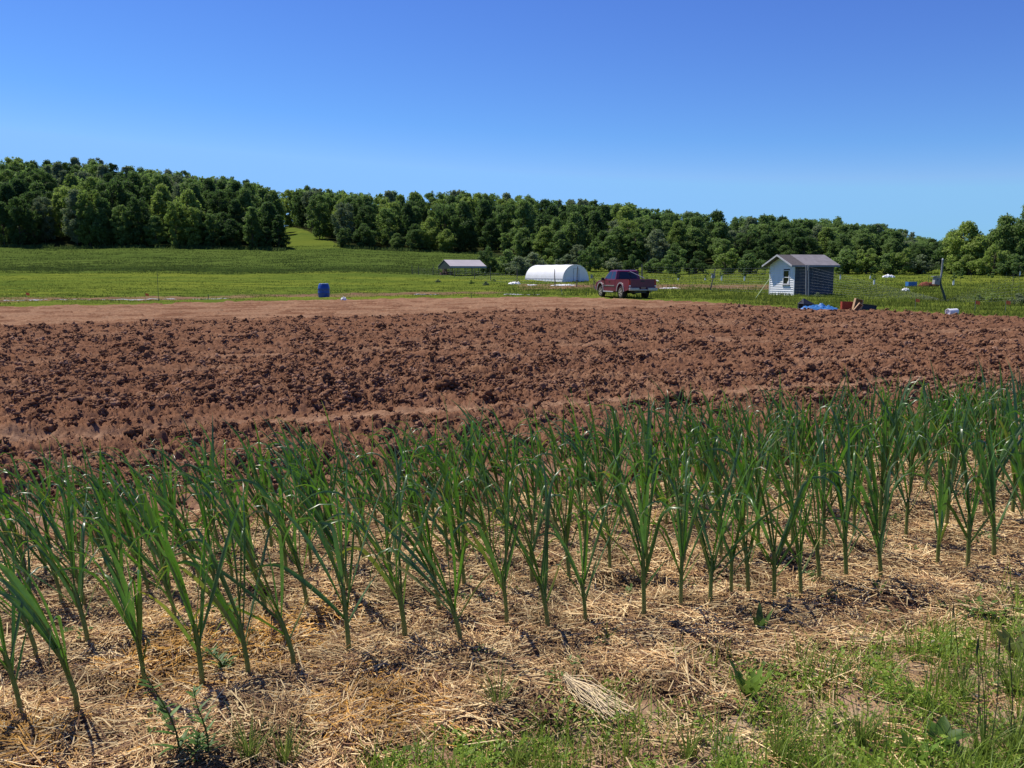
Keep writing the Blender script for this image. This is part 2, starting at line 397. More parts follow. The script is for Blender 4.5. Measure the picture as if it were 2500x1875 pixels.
def strip_mask(x, y):
    """strips of bare garden soil among the grass beyond the ploughed field"""
    p = bearing(x, y); j = noise(x / 3, y / 2, 91)
    lo = np.interp(p, [-200, 0, 500, 900, 1200, 1300], [47, 48.5, 53, 60, 68, 74]); hi = np.interp(p, [-200, 0, 500, 900, 1200, 1300], [54, 56, 61, 70, 77, 75])
    a = sstep(lo - 0.8, lo + 0.8, y + j) * sstep(hi + 0.8, hi - 0.8, y + j) * (0.75 + 0.6 * noise(x / 2, y / 1.5, 92)) * sstep(1290, 1180, p)
    b = sstep(84, 88, y + 2 * j) * sstep(116, 110, y + 2 * j) * sstep(1250, 1290, p) * sstep(2000, 1900, p) * (0.85 + 0.9 * noise(x / 6, y / 3, 93))
    return np.clip(a + b, 0, 1)
grid_ground()

# ------------------------------------------------------------------ trees
def leaf_mat(name, lo, hi, trans=0.42, tmul=1.4):
    t = NT(name)
    oi = t.n('ShaderNodeObjectInfo')
    f = t.noise(0.55, 3, 0.6); 
    rnd = t.math('ADD', t.math('MULTIPLY', oi.outputs['Random'], 0.75), t.math('MULTIPLY', f, 0.35))
    c = t.ramp(rnd, [(0.2, lo), (0.8, hi)])
    c2 = t.mix(1.0, c, (tmul, tmul * 1.15, tmul * 0.8), 'MULTIPLY')
    return t.bsdf(c, 0.7, 0.15, trans=trans, tcol=c2)
LEAF = {'dark green': leaf_mat('leaf dark', (0.056, 0.098, 0.032), (0.094, 0.145, 0.046)),
        'mid green': leaf_mat('leaf mid', (0.096, 0.152, 0.048), (0.160, 0.222, 0.070)),
        'yellow green': leaf_mat('leaf yellow', (0.165, 0.222, 0.058), (0.245, 0.300, 0.078)),
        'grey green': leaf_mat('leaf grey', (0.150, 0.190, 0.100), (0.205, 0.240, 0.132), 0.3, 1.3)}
M_BARK = simple('bark', (0.11, 0.085, 0.06), 0.9, 0.15, scale=3)
def crown_arrays(seed, nl, w, h, z0, leaves, lsize, shape='round'):
    """leaf clumps on the skins of many small lobes; unit is metres, tree height h"""
    r = np.random.default_rng(seed)
    cz = []; C = []; Rl = []
    for i in range(nl):
        u = r.random(); ang = r.random() * 2 * np.pi
        zz = z0 + (h - z0) * (0.06 + 0.9 * u)
        if shape == 'round': prof = math.sin(math.pi * min(1, max(0.0, (0.12 + 0.86 * u))) ** 0.9)
        elif shape == 'cone': prof = 0.25 + 0.95 * (1 - u) ** 0.8
        else: prof = 0.55 + 0.55 * math.sin(math.pi * (0.1 + 0.8 * u))
        rad = w * max(0.15, prof) * math.sqrt(r.uniform(0.12, 1.0)) * r.uniform(0.8, 1.15)
        C.append((math.cos(ang) * rad, math.sin(ang) * rad, zz)); Rl.append(w * (r.uniform(0.13, 0.34) if nl > 30 else r.uniform(.2, .42)))
    C = np.array(C); Rl = np.array(Rl)
    which = r.choice(nl, leaves, p=Rl ** 2 / (Rl ** 2).sum())
    d = r.normal(size=(leaves, 3)); d[:, 2] += 0.25; d /= np.linalg.norm(d, axis=1)[:, None]
    P = C[which] + d * (Rl[which] * np.power(r.uniform(0.1, 1.35, leaves), 0.6))[:, None] * np.array([1.0, 1.0, 0.8])
    P[:, 2] = np.maximum(P[:, 2], 0.25)
    N = d * 0.7 + np.array([0, 0, .3]) + r.normal(size=(leaves, 3)) * 0.6; N /= np.linalg.norm(N, axis=1)[:, None]
    A = np.cross(N, r.normal(size=(leaves, 3))); A /= np.linalg.norm(A, axis=1)[:, None]; B = np.cross(N, A)
    s = lsize * r.uniform(0.55, 1.3, leaves)[:, None]
    k = r.uniform(0.45, 0.8, leaves)[:, None]
    V = np.stack([P - A * s, P - B * s * k + N * s * 0.15, P + A * s, P + B * s * k - N * s * 0.1], 1).reshape(-1, 3)
    F = np.arange(leaves * 4).reshape(-1, 4)
    return V, F, C, Rl
def trunk_mb(C, h, tr, seed):
    r = random.Random(seed); mb = MB()
    top = Vector((r.uniform(-.4, .4), r.uniform(-.4, .4), h * 0.8))
    mb.tube([(0, 0, -0.6), (0.05, 0, h * 0.12), (top.x * .4, top.y * .4, h * 0.45), top], [tr * 1.25, tr, tr * 0.7, tr * 0.2], 7)
    for c in sorted(C.tolist(), key=lambda q: q[2])[::3]:
        z = max(h * 0.12, c[2] - 0.35 * math.hypot(c[0], c[1]) - 0.5); z = min(z, h * 0.75)
        mb.tube([(0, 0, z), (c[0] * .5, c[1] * .5, z + (c[2] - z) * .4), c], [tr * .4, tr * .25, tr * .08], 5)
    return mb
PROTO = []
def make_proto(i, nl, w, h, z0, leaves, ls, shape):
    V, F, C, Rl = crown_arrays(100 + i, nl, w, h, z0, leaves, ls, shape)
    cr = np_mesh('crown', V, F, LEAF['mid green']); me_c = cr.data; bpy.data.objects.remove(cr)
    tk = trunk_mb(C, h, 0.2, i).build('trunk', M_BARK); me_t = tk.data; bpy.data.objects.remove(tk)
    PROTO.append((me_c, me_t, w, h, V, F, shape))
for i, a in enumerate([(110, 4.0, 15, 0.4, 12500, .25, 'round'), (105, 3.6, 16, 0.3, 12000, .24, 'oval'), (120, 4.6, 14, 0.3, 13500, .26, 'round'),
                       (95, 3.4, 16, 0.2, 11000, .24, 'cone'), (80, 4.3, 15, 0.8, 9500, .25, 'round'), (100, 3.4, 15, 0.2, 12000, .24, 'oval'),
                       (120, 4.8, 12.5, 0.3, 13500, .26, 'round'), (70, 3.9, 14, 0.5, 10000, .25, 'oval'),
                       (40, 2.6, 4.6, 0.3, 5200, .17, 'round'), (36, 2.2, 5.4, 0.3, 5000, .16, 'oval')]):
    make_proto(i, *a)
SHAPEW = {'round': 'round crowned', 'oval': 'tall oval', 'cone': 'narrow pointed'}
def place_tree(k, x, y, s, rz, tone, label, group, wf=1.0, cat='tree', name='tree', dz=0.0):
    me_c, me_t = PROTO[k][0], PROTO[k][1]
    o = empty(name, (x, y, float(terrain(x, y)) - 0.2 + dz), rz, label, cat, group); wf = wf * 0.9 * min(1.5, max(1.0, 0.8 / s)) if k < 8 else wf; o.scale = (s * wf, s * wf, s)
    c = bpy.data.objects.new('crown', me_c); COL.objects.link(c); c.parent = o
    c.material_slots[0].link = 'OBJECT'; c.material_slots[0].material = LEAF[tone]
    t = bpy.data.objects.new('trunk', me_t); COL.objects.link(t); t.parent = o
    return o
ORD = lambda n: ('%d%s' % (n, 'th' if 10 <= n % 100 <= 20 else {1: 'st', 2: 'nd', 3: 'rd'}.get(n % 10, 'th')))
# candidate trees, nearest rows first
cand = []
SKYLINE = _B([(-900, 370), (0, 392), (300, 404), (480, 424), (620, 444), (690, 470), (740, 462), (800, 466), (900, 476), (1100, 474), (1250, 481), (1400, 494), (1545, 504), (1650, 523), (1742, 534), (1880, 534), (1939, 538), (2037, 540), (2136, 556), (2234, 577), (2290, 592), (2330, 598), (2420, 568), (2460, 552), (2500, 540), (3400, 530)])
rt = random.Random(5)
# wood edge rows and hill rows
for row in range(0, 34):
    px = -330.0
    while px < 2900:
        D = float(np.interp(px, *WOOD_D)); Rr = float(np.interp(px, *RIDGE_D))
        y = D + 1.5 + row * 8.0 + rt.uniform(-1.5 if row == 0 else -3, 3)
        sp = 4.3 if row == 0 else 5.0 if row == 1 else 7.0
        px_step = sp * rt.uniform(0.75, 1.3) / y * 2111
        px += px_step
        if y > Rr + 12: continue
        x = (px - 1250) / 2111 * y
        if wood_mask(np.array([x]), np.array([y]), 1.0)[0] < 0.5: continue
        if 690 < px < 830 and y < 350: pass
        k = rt.choice([0, 1, 2, 3, 4, 5, 6, 7, 1, 0, 5])
        S_ = float(np.interp(px, *SKYLINE)); zg = float(terrain(x, y)); base = 668 - (zg - 1.6) / y * 2129
        f_ = rt.uniform(0.30, 0.72) if row == 0 else rt.uniform(0.10, 0.5) if row == 1 else rt.uniform(0.04, 0.32) if row == 2 else rt.uniform(-0.03, 0.16)
        top_py = S_ + max(0, base - S_) * f_ + rt.uniform(-6, 6) - (rt.random() < .12) * rt.uniform(3, 12)
        big = (1.6 + (668 - top_py) / 2129 * y - zg) / PROTO[k][3]
        if big < 0.25: continue
        big = min(big, rt.uniform(0.85, 1.2))
        tn = float(noise(px / 130, y / 50, 77)) + rt.uniform(-.45, .45)
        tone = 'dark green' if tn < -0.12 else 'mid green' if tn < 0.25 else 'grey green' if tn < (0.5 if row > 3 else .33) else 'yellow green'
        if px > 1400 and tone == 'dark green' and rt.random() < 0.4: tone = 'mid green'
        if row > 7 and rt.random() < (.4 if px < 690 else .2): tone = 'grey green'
        cand.append(dict(px=px, x=x, y=y, s=big, k=k, tone=tone, row=row, rz=rt.uniform(0, 6.28)))
# which show largest: paint them front to back on a coarse picture
W_, H_ = 640, 480
buf = np.zeros((H_, W_), bool)
cand.sort(key=lambda c: c['y'])
yy, xx = np.mgrid[0:H_, 0:W_]
# hill skyline hides trees too
for c in cand:
    _, _, w, h, _, _, _ = PROTO[c['k']]
    z = float(terrain(c['x'], c['y'])); sc_ = 2129 / c['y'] * W_ / 2500
    u = c['px'] * W_ / 2500; vb = (668 - (z - 1.6) / c['y'] * 2129) * W_ / 2500
    rx = w * c['s'] * sc_ * 1.15; top = vb - h * c['s'] * sc_
    x0, x1 = int(max(0, u - rx)), int(min(W_, u + rx + 1)); y0, y1 = int(max(0, top)), int(min(H_, vb + 1))
    if x1 <= x0 or y1 <= y0: c['vis'] = 0; continue
    sub = buf[y0:y1, x0:x1]; X = (xx[y0:y1, x0:x1] - u) / max(rx, 1); Yn = (yy[y0:y1, x0:x1] - (top + vb) / 2) / max((vb - top) / 2, 1)
    m = (X * X + Yn * Yn < 1)
    c['vis'] = int((m & ~sub).sum()); sub |= m
cand_vis = sorted([c for c in cand if c['vis'] > 0], key=lambda c: -c['vis'])
solo = cand_vis[:272]; rest = cand_vis[272:]
WOODS = [('left wood', -999, 690), ('wood right of the gap', 690, 1200), ('wood behind the truck', 1200, 1800), ('wood behind the shed', 1800, 2280), ('far right wood', 2280, 9999)]
for wname, a, b in WOODS:
    for band, y0, y1, txt in ((0, 0, 14, 'front'), (1, 14, 45, 'middle'), (2, 45, 999, 'upper')):
        grp = sorted([c for c in solo if a <= c['px'] < b and y0 <= c['y'] - float(np.interp(c['px'], *WOOD_D)) < y1], key=lambda c: c['px'])
        for i, c in enumerate(grp):
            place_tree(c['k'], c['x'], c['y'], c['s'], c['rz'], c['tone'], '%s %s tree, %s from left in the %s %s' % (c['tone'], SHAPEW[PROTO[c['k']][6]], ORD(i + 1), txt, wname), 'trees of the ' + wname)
# the remaining, smallest showing trees: one mass
Vs, Fs, n0 = [], [], 0
rg = np.random.default_rng(3)
for c in rest[:700]:
    V, F = PROTO[c['k']][4], PROTO[c['k']][5]
    pick = rg.choice(len(F), 1500, replace=False); wq = min(1.5, max(1.0, 0.85 / c['s']))
    v = V.reshape(-1, 4, 3)[pick]; ctr = v.mean(1, keepdims=True); v = ctr + (v - ctr) * 1.75
    v = v.reshape(-1, 3) * c['s'] * np.array([wq, wq, 1.0]); ca, sa = math.cos(c['rz']), math.sin(c['rz'])
    v = np.stack([v[:, 0] * ca - v[:, 1] * sa + c['x'], v[:, 0] * sa + v[:, 1] * ca + c['y'], v[:, 2] + float(terrain(c['x'], c['y'])) - 0.2], -1)
    Vs.append(v); Fs.append(np.arange(6000).reshape(-1, 4) + n0); n0 += 6000
if Vs:
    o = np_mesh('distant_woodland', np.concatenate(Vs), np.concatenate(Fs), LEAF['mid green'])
    tag(o, 'crowns of the far wood showing between the nearer trees', 'woodland', kind='stuff')
# shrubs and small trees in front of the wood
SH = [(1189, 159, 0.93, 9, 'dark green', 0.75, 'dark green small round tree standing alone at the meadow edge left of the hoop house'),
      (1236, 158, 0.95, 8, 'mid green', 1.0, 'leafy bush just right of the lone round dark tree'),
      (1262, 152, 0.72, 8, 'grey green', 1.3, 'broad grey green bush behind the gap between canopy and hoop house'),
      (1300, 157, 0.85, 8, 'grey green', 1.2, 'grey green bush left of the yellow green bush'),
      (1338, 160, 0.62, 9, 'yellow green', 0.9, 'small bright yellow green bush above the hoop house roof'),
      (1385, 172, 0.7, 8, 'grey green', 1.3, 'low grey green bush behind the hoop house ridge'),
      (1440, 170, 0.9, 9, 'mid green', 1.1, 'bush behind the right end of the hoop house'),
      (1500, 168, 0.6, 8, 'grey green', 1.5, 'low bush behind the truck cab'),
      (1545, 166, 0.75, 8, 'dark green', 0.9, 'dark rounded bush above the truck bed'),
      (1600, 165, 0.62, 8, 'mid green', 1.4, 'low bush right of the truck'),
      (1650, 162, 0.85, 9, 'mid green', 1.2, 'upright bush left of the leaning birdhouse post'),
      (1700, 165, 0.62, 8, 'dark green', 1.4, 'low dark bush just left of the leaning birdhouse post'),
      (1770, 160, 0.9, 9, 'yellow green', 1.2, 'yellow green bush right of the leaning birdhouse post'),
      (1830, 158, 0.8, 8, 'mid green', 1.3, 'mid green bush left of the shed roof'),
      (2070, 150, 0.9, 8, 'mid green', 1.3, 'bush just right of the shed roof'),
      (2115, 148, 0.8, 9, 'yellow green', 1.3, 'yellow green bush second right of the shed roof'),
      (2160, 146, 0.75, 8, 'mid green', 1.4, 'wide bush above the white plastic heap'),
      (2205, 144, 0.8, 9, 'yellow green', 1.1, 'yellow green bush above the blue crate'),
      (2250, 143, 0.7, 8, 'grey green', 1.3, 'grey green bush left of the bent birdhouse post'),
      (2365, 136, 0.7, 8, 'yellow green', 1.2, 'yellow green bush under the bright spreading tree'),
      (2425, 132, 0.85, 9, 'yellow green', 1.1, 'tall yellow green bush near the right edge'),
      (2480, 130, 0.7, 8, 'mid green', 1.4, 'low bush at the right edge of the photo')]
for px, d, s, k, tone, wf, lb in SH:
    place_tree(k, (px - 1250) / 2111 * d, d, s, px * 1.7, tone, lb, 'bushes in front of the wood', wf, 'bush', 'bush')
place_tree(2, (2352 - 1250) / 2111 * 140, 140, 0.60, 1.0, 'yellow green', 'bright yellow green spreading tree standing clear against the sky near the right edge', None, 1.0)
place_tree(0, (2322 - 1250) / 2111 * 143, 143, 0.46, 2.0, 'mid green', 'lower green tree on the left side of the bright spreading tree', None, 1.0)
place_tree(6, (2450 - 1250) / 2111 * 138, 138, 0.72, 2.0, 'mid green', 'tall leafy tree right of the bright spreading tree', None, 0.9)
place_tree(0, (2512 - 1250) / 2111 * 136, 136, 0.78, 4.0, 'mid green', 'tallest tree at the right edge of the photo', None, 1.0)

# ------------------------------------------------------------------ loose clods on the ploughed soil
def ico(sub):
    bm = bmesh.new(); bmesh.ops.create_icosphere(bm, subdivisions=sub, radius=1.0)
    V = np.array([v.co[:] for v in bm.verts]); F = np.array([[v.index for v in f.verts] for f in bm.faces]); bm.free(); return V, F
M_CLOD = NT('clod')
_n = M_CLOD.noise(16, 5, 0.65); _r = M_CLOD.n('ShaderNodeAttribute', attribute_name='tint')
M_CLOD = M_CLOD.bsdf(M_CLOD.mix(_r.outputs['Fac'], M_CLOD.ramp(_n, [(0.3, (0.115, 0.055, 0.030)), (0.7, (0.225, 0.117, 0.068))]), (0.32, 0.19, 0.125)), 1.0, 0.0, bump=M_CLOD.noise(120, 3), bstr=0.5, bdist=0.006)
def clods(n, d0, d1, sub, rmin, rmax, kmax, seed):
    """crumbs heaped into irregular lumps"""
    r = np.random.default_rng(seed)
    V0, F0 = ico(sub)
    y = d0 * (d1 / d0) ** r.random(n); a = r.uniform(-1, 1, n); x = (y * .66 + 2.0) * a
    soil, smooth, mulch, far, mid = zones(x, y)
    keep = (soil > 0.9) & (mulch < 0.1) & (r.random(n) > smooth * (1 - 0.9 * np.abs(np.sin((y - 0.52 * x) * np.pi / 1.5 + noise(x / 3, y / 3, 35))) ** 9 * (noise(x / 2.5, y / 2.5, 36) > -.25) - .07)) & (r.random(n) > tracks(x, y) * 1.05) & (0.6 * noise(x / 1.2, y / 1.2, 33) + 0.9 * noise((y - .43 * x) / .8, x / 7, 37) + r.uniform(-.5, .8, n) > (-0.16 if kmax > 1 else -.9))
    x, y, smooth = x[keep], y[keep], smooth[keep]; n = len(x)
    Rc = rmin * (rmax / rmin) ** (r.random(n) ** (6.0 if n > 400 else 1.5)) * (1 + 0.008 * y)
    Rc = np.where(smooth > .5, np.minimum(Rc, rmin * 1.5), Rc)
    k = np.clip((1 + 1.6 * kmax * ((Rc - rmin) / (rmax - rmin)) ** 0.8 * r.uniform(.6, 1.3, n)).astype(int), 1, kmax * 2)
    tone = np.clip((r.random(n) < 0.15) * r.uniform(.3, .8, n) + r.uniform(-.1, .35, n), 0, 1); tone = np.maximum(tone, smooth * r.uniform(0, .8, n))
    I = np.repeat(np.arange(n), k); m = len(I); one = np.repeat(k == 1, k)
    s = Rc[I] * np.where(one, r.uniform(.5, 1, m), r.uniform(.14, 1.0, m) ** 1.6 * .62)
    ph = r.random(m) * 6.28; q = np.sqrt(r.random(m)) * np.where(one, 0, 1.0)
    ox = np.cos(ph) * q * Rc[I] * 1.15; oy = np.sin(ph) * q * Rc[I] * 0.8
    oz = np.where(one, .1, (1 - q ** 1.5) * r.uniform(0.2, .95, m)) * Rc[I]
    X = x[I] + ox; Y = y[I] + oy; z = ground(X, Y) + oz
    sc = np.stack([s * r.uniform(0.7, 1.35, m), s * r.uniform(0.7, 1.2, m), s * r.uniform(0.55, 1.05, m)], -1)
    v = V0[None] * (1 + r.uniform(-0.52, 0.46, (m, len(V0)))[..., None]) * sc[:, None, :]
    an = r.random(m) * 6.28; ca, sa = np.cos(an)[:, None], np.sin(an)[:, None]
    vx = v[..., 0] * ca - v[..., 1] * sa; vy = v[..., 0] * sa + v[..., 1] * ca
    v = np.stack([vx + X[:, None], vy + Y[:, None], v[..., 2] + z[:, None]], -1)
    F = (F0[None] + (np.arange(m) * len(V0))[:, None, None]).reshape(-1, 3)
    t = np.repeat(np.clip(tone[I] + r.uniform(-.15, .15, m), 0, 1), len(V0))
    return v.reshape(-1, 3), F, np.stack([t, t, t], -1)
A = clods(78000, 5.8, 15, 2, 0.005, 0.055, 14, 1); B = clods(290000, 10, 52, 1, 0.008, 0.078, 11, 2)
fine_ = clods(165000, 5.8, 26, 1, 0.0045, 0.016, 1, 5)
big_ = clods(260, 8, 30, 2, 0.050, 0.130, 30, 9)
V = np.concatenate([A[0], B[0], big_[0], fine_[0]]); n0 = len(A[0]); n1 = n0 + len(B[0]); n2 = n1 + len(big_[0])
F = np.concatenate([A[1], B[1] + n0, big_[1] + n1, fine_[1] + n2]); T = np.concatenate([A[2], B[2], big_[2] * .1, fine_[2]])
print('clods', len(F))
o = np_mesh('soil_clods', V, F, M_CLOD, col=T); tag(o, 'loose reddish brown clods strewn over the ploughed soil', 'clods', kind='stuff')

# ------------------------------------------------------------------ straw mulch
def tint_mat(name, rough=0.6, spec=0.3, trans=None):
    t = NT(name); a = t.attr('tint'); f = t.noise(60, 3)
    c = t.mix(1.0, a.outputs['Color'], t.ramp(f, [(0.3, 0.85), (0.7, 1.1)]), 'MULTIPLY')
    return t.bsdf(c, rough, spec, trans=trans)
M_STRAW = tint_mat('straw', 0.7, 0.15)
def straws(x, y, z, L, ang, tilt, w, col, r):
    n = len(x)
    d = np.stack([np.cos(ang) * np.cos(tilt), np.sin(ang) * np.cos(tilt), np.sin(tilt)], -1)
    s = np.stack([-np.sin(ang), np.cos(ang), np.zeros(n)], -1); up = np.array([0, 0, 1.0])
    bend = r.normal(0, 0.09, n) * L; bz = r.normal(0.02, 0.04, n) * L
    P = np.stack([x, y, z], -1)
    pts = [P - d * (L / 2)[:, None], P + s * bend[:, None] + up * bz[:, None], P + d * (L / 2)[:, None]]
    V = []
    for p in pts:
        V += [p - s * (w / 2)[:, None], p + up * (w * 0.55)[:, None], p + s * (w / 2)[:, None]]
    V = np.stack(V, 1).reshape(-1, 3)
    f0 = np.array([[0, 1, 4, 3], [1, 2, 5, 4], [3, 4, 7, 6], [4, 5, 8, 7]])
    F = (f0[None] + (np.arange(n) * 9)[:, None, None]).reshape(-1, 4)
    return V, F, np.repeat(col, 9, axis=0)
def mulch_straw(n, seed):
    r = np.random.default_rng(seed)
    y = 2.15 * (8.6 / 2.15) ** r.random(n); q = r.random(n); x = -(0.70 * y + 1.0) + q * (1.4 * y + 3.2)
    edge = BED_BACK(x) + 0.22 * noise(x / 0.5, y / 0.5, 5) - 0.05 + r.normal(0, 0.10, n)
    thin = np.clip(0.72 + 0.9 * noise(x / 0.34, y / 0.3, 44), 0.12, 1)
    keep = (y < edge) & (r.random(n) < thin) & (r.random(n) > weed_cover(x, y) * 0.93)
    x, y = x[keep], y[keep]; n = len(x)
    field = noise(x / 0.33, y / 0.33, 45) * 2.6 + 0.3
    ang = field + r.normal(0, 0.75, n)
    L = r.uniform(0.04, 0.20, n) * (1 + 0.4 * (r.random(n) < 0.1))
    mound = 0.022 * np.clip(noise(x / 0.24, y / 0.24, 46), -0.6, 1.0)
    z = ground(x, y, False) + 0.008 + mound + r.random(n) ** 1.5 * 0.028
    w = r.uniform(0.0018, 0.0042, n) * (1 + 0.06 * y)
    base = np.array([0.49, 0.305, 0.135]); pal = np.array([0.78, 0.59, 0.31]); grey = np.array([0.22, 0.12, 0.062]); gold = np.array([0.60, 0.32, 0.07])
    u = r.random(n)[:, None]; col = base * (0.65 + 0.6 * r.random(n)[:, None])
    col = np.where(u < 0.30, pal * (0.8 + 0.35 * r.random(n)[:, None]), col); col = np.where(u > 0.72, grey * (0.6 + 0.7 * r.random(n)[:, None]), col)
    gp = np.zeros(n)
    for cx, cy, cr in GOLD: gp = np.maximum(gp, np.exp(-(((x - cx) ** 2 + (y - cy) ** 2) / cr ** 2)))
    gm = (r.random(n) < gp * 0.55)[:, None]
    col = np.where(gm, gold * (0.6 + 0.7 * r.random(n)[:, None]), col) * 0.9 * (0.62 + 0.62 * np.clip(0.5 + 1.1 * noise(x / .35, y / .22, 48), 0, 1))[:, None]
    return straws(x, y, z, L, ang, r.normal(0, 0.22, n), w, col, r)
GOLD = [(*foot(470, 1600), 0.28), (*foot(640, 1560), 0.24), (*foot(780, 1520), 0.16), (*foot(930, 1740), 0.2), (*foot(20, 1850), 0.2)]
V, F, C = mulch_straw(400000, 8)
o = np_mesh('straw_mulch', V, F, M_STRAW, col=C); tag(o, 'thick tan straw mulch spread over the garlic bed', 'straw', kind='stuff')

# ------------------------------------------------------------------ garlic
def garlic_mat():
    t = NT('garlic leaf'); a = t.attr('tint')
    n = t.noise(40, 3, 0.6, t.coord(True)); n2 = t.noise(5, 3)
    c = t.mix(1.0, a.outputs['Color'], t.ramp(n, [(0.3, 0.85), (0.7, 1.15)]), 'MULTIPLY')
    tc = t.mix(1.0, c, (1.35, 1.9, 0.45), 'MULTIPLY')
    return t.bsdf(c, 0.36, 0.6, trans=0.30, tcol=tc)
M_GARLIC = garlic_mat()
def ribbon(p0, dir0, length, w, side, droop, n, fold, tip=(0, 0, 0), kink=None, twist=0.0, roll=0.0):
    """folded blade: spine curves under gravity and wind; returns verts (3 per ring)"""
    V = []; p = Vector(p0); d = Vector(dir0).normalized(); step = length / n
    for i in range(n + 1):
        t = i / n
        wd = w * (0.6 + 0.5 * math.sin(min(1, t * 2.6) * 1.4)) * (1 - t ** 2.6) * 0.9 + 0.0006
        s = Vector(side) - d * Vector(side).dot(d)
        s = s.normalized() if s.length > 1e-4 else Vector((1, 0, 0))
        s = Quaternion(d, roll + twist * t) @ s; nn = s.cross(d).normalized()
        fo = fold * (1 - 0.6 * t)
        V += [p + s * wd * 0.5 * math.cos(fo) + nn * wd * 0.5 * math.sin(fo), p.copy(), p - s * wd * 0.5 * math.cos(fo) + nn * wd * 0.5 * math.sin(fo)]
        g = droop * (0.25 + 2.2 * t * t)
        if kink and t > kink[0]: g += kink[1]
        d = (d + (Vector((tip[0], tip[1], 0)) * (0.3 + 1.6 * t) + Vector((0, 0, -1)) * g) * step).normalized()
        p = p + d * step
    return V
def garlic(x, y, lean, size, seed, label, group):
    r = random.Random(seed)
    root = empty('garlic_plant', (x, y, G(x, y) - 0.01), 0, label, 'garlic plant', group)
    lx, ly = lean
    ax = Vector((lx, ly, 1)).normalized()
    sh = 0.21 * size * r.uniform(0.8, 1.2)
    base = Vector((0, 0, -0.02)); pts = [base, Vector((0, 0, 0.06)) + ax * 0.02]
    for k in range(1, 5): pts.append(pts[-1] + (ax * (0.5 + 0.18 * k) + Vector((0, 0, 0.45 - 0.1 * k))).normalized() * sh / 4)
    rad = [0.012 * size, 0.0102 * size, 0.0098 * size, 0.0098 * size, 0.010 * size, 0.0085 * size]
    mb = MB(); mb.tube(pts, rad, 8)
    V = np.array([v[:] for v in mb.v])
    hgt = np.clip(V[:, 2] / 0.16, 0, 1)[:, None]
    colr = (1 - hgt) * np.array([0.30, 0.26, 0.11]) + hgt * np.array([0.13, 0.20, 0.048])
    F4 = np.array([f for f in mb.f if len(f) == 4])
    np_mesh('stalk', V, F4, M_GARLIC, root, colr, smooth=True)
    # leaves leave the stalk alternately on two sides
    fan = r.gauss(0, 0.6); fx, fy = math.cos(fan), math.sin(fan)
    nl = r.choice([9, 10, 10, 11]); LV = []; LC = []
    n = 13
    windx = lx * 0.45 - 0.08
    for k in range(nl):
        t = k / (nl - 1); sgn = 1 if k % 2 == 0 else -1
        f = 0.30 + 0.70 * t; seg = min(4.999, 1 + f * 4); i = int(seg); p = pts[i].lerp(pts[min(i + 1, 5)], seg - i)
        open_ = (0.50 - 0.36 * t) * r.uniform(0.25, 1.5)
        L = (0.26 + 0.36 * math.sin(0.5 + 1.9 * t)) * size * r.uniform(0.85, 1.15)
        if k == 0: L *= 0.65; open_ *= 1.2
        d = ax + Vector((fx, fy, 0)) * sgn * open_ + Vector((r.uniform(-.14, .14), r.uniform(-.14, .14), 0))
        kink = (r.uniform(0.45, 0.8), r.uniform(6, 22)) if r.random() < 0.6 else None
        wv = r.uniform(0.014, 0.025) * size * (0.65 if k == 0 else 1)
        sd = Vector((-fy, fx, 0.15 * sgn)) + Vector((r.uniform(-.5, .5), r.uniform(-.5, .5), 0))
        v = ribbon(p, d, L, wv, sd, r.uniform(0.4, 2.6) if k > 1 else r.uniform(1, 3.5), n, r.uniform(0.35, 0.8), (windx * r.uniform(0.6, 1.8), ly * 0.3), kink, r.uniform(-1.8, 1.8), r.uniform(-.9, .9))
        LV.append(np.array([q[:] for q in v]))
        base_c = np.array([0.066, 0.128, 0.026]) * r.uniform(0.8, 1.3)
        if r.random() < 0.5: base_c = np.array([0.074, 0.130, 0.050]) * r.uniform(0.85, 1.25)
        tt = np.repeat(np.linspace(0, 1, n + 1), 3)[:, None]
        c = base_c * (1.25 - 0.25 * tt)
        if k <= 1 and r.random() < 0.45: c = c * (1 - tt * 0.9) + np.array([0.36, 0.27, 0.08]) * tt * 0.9
        elif r.random() < 0.5: q = np.clip((tt - 0.84) / 0.14, 0, 1); c = c * (1 - q) + np.array([0.33, 0.26, 0.11]) * q
        LC.append(c)
    V = np.concatenate(LV); C = np.concatenate(LC); m = (n + 1) * 3
    f0 = np.array([[3 * i + j, 3 * i + j + 1, 3 * i + j + 4, 3 * i + j + 3] for i in range(n) for j in range(2)])
    F = (f0[None] + (np.arange(nl) * m)[:, None, None]).reshape(-1, 4)
    np_mesh('leaves', V, F, M_GARLIC, root, C, smooth=True)
    return root
ROW1 = [(54, 1769), (192, 1746), (355, 1679), (495, 1680), (608, 1654), (720, 1637), (853, 1613), (990, 1566), (1126, 1591), (1238, 1541), (1338, 1538), (1430, 1524), (1572, 1519), (1661, 1508),
        (1733, 1495), (1784, 1470), (1827, 1449), (1890, 1456), (1955, 1456), (2000, 1430), (2065, 1428), (2150, 1424), (2288, 1383), (2363, 1381), (2426, 1370)]
ROW2 = [(92, 1617), (217, 1581), (325, 1550), (430, 1535), (547, 1522), (650, 1510), (751, 1495), (853, 1465), (960, 1470), (1073, 1500), (1135, 1452), (1215, 1440), (1299, 1424), (1390, 1415), (1489, 1404),
        (1581, 1407), (1670, 1385), (1760, 1370), (1815, 1365), (1850, 1360), (1934, 1349), (2010, 1335), (2084, 1318), (2146, 1307), (2211, 1314), (2310, 1295), (2401, 1283), (2492, 1276)]
rg2 = random.Random(21)
rows = [[foot(*p) for p in ROW1], [foot(*p) for p in ROW2], [], [], []]
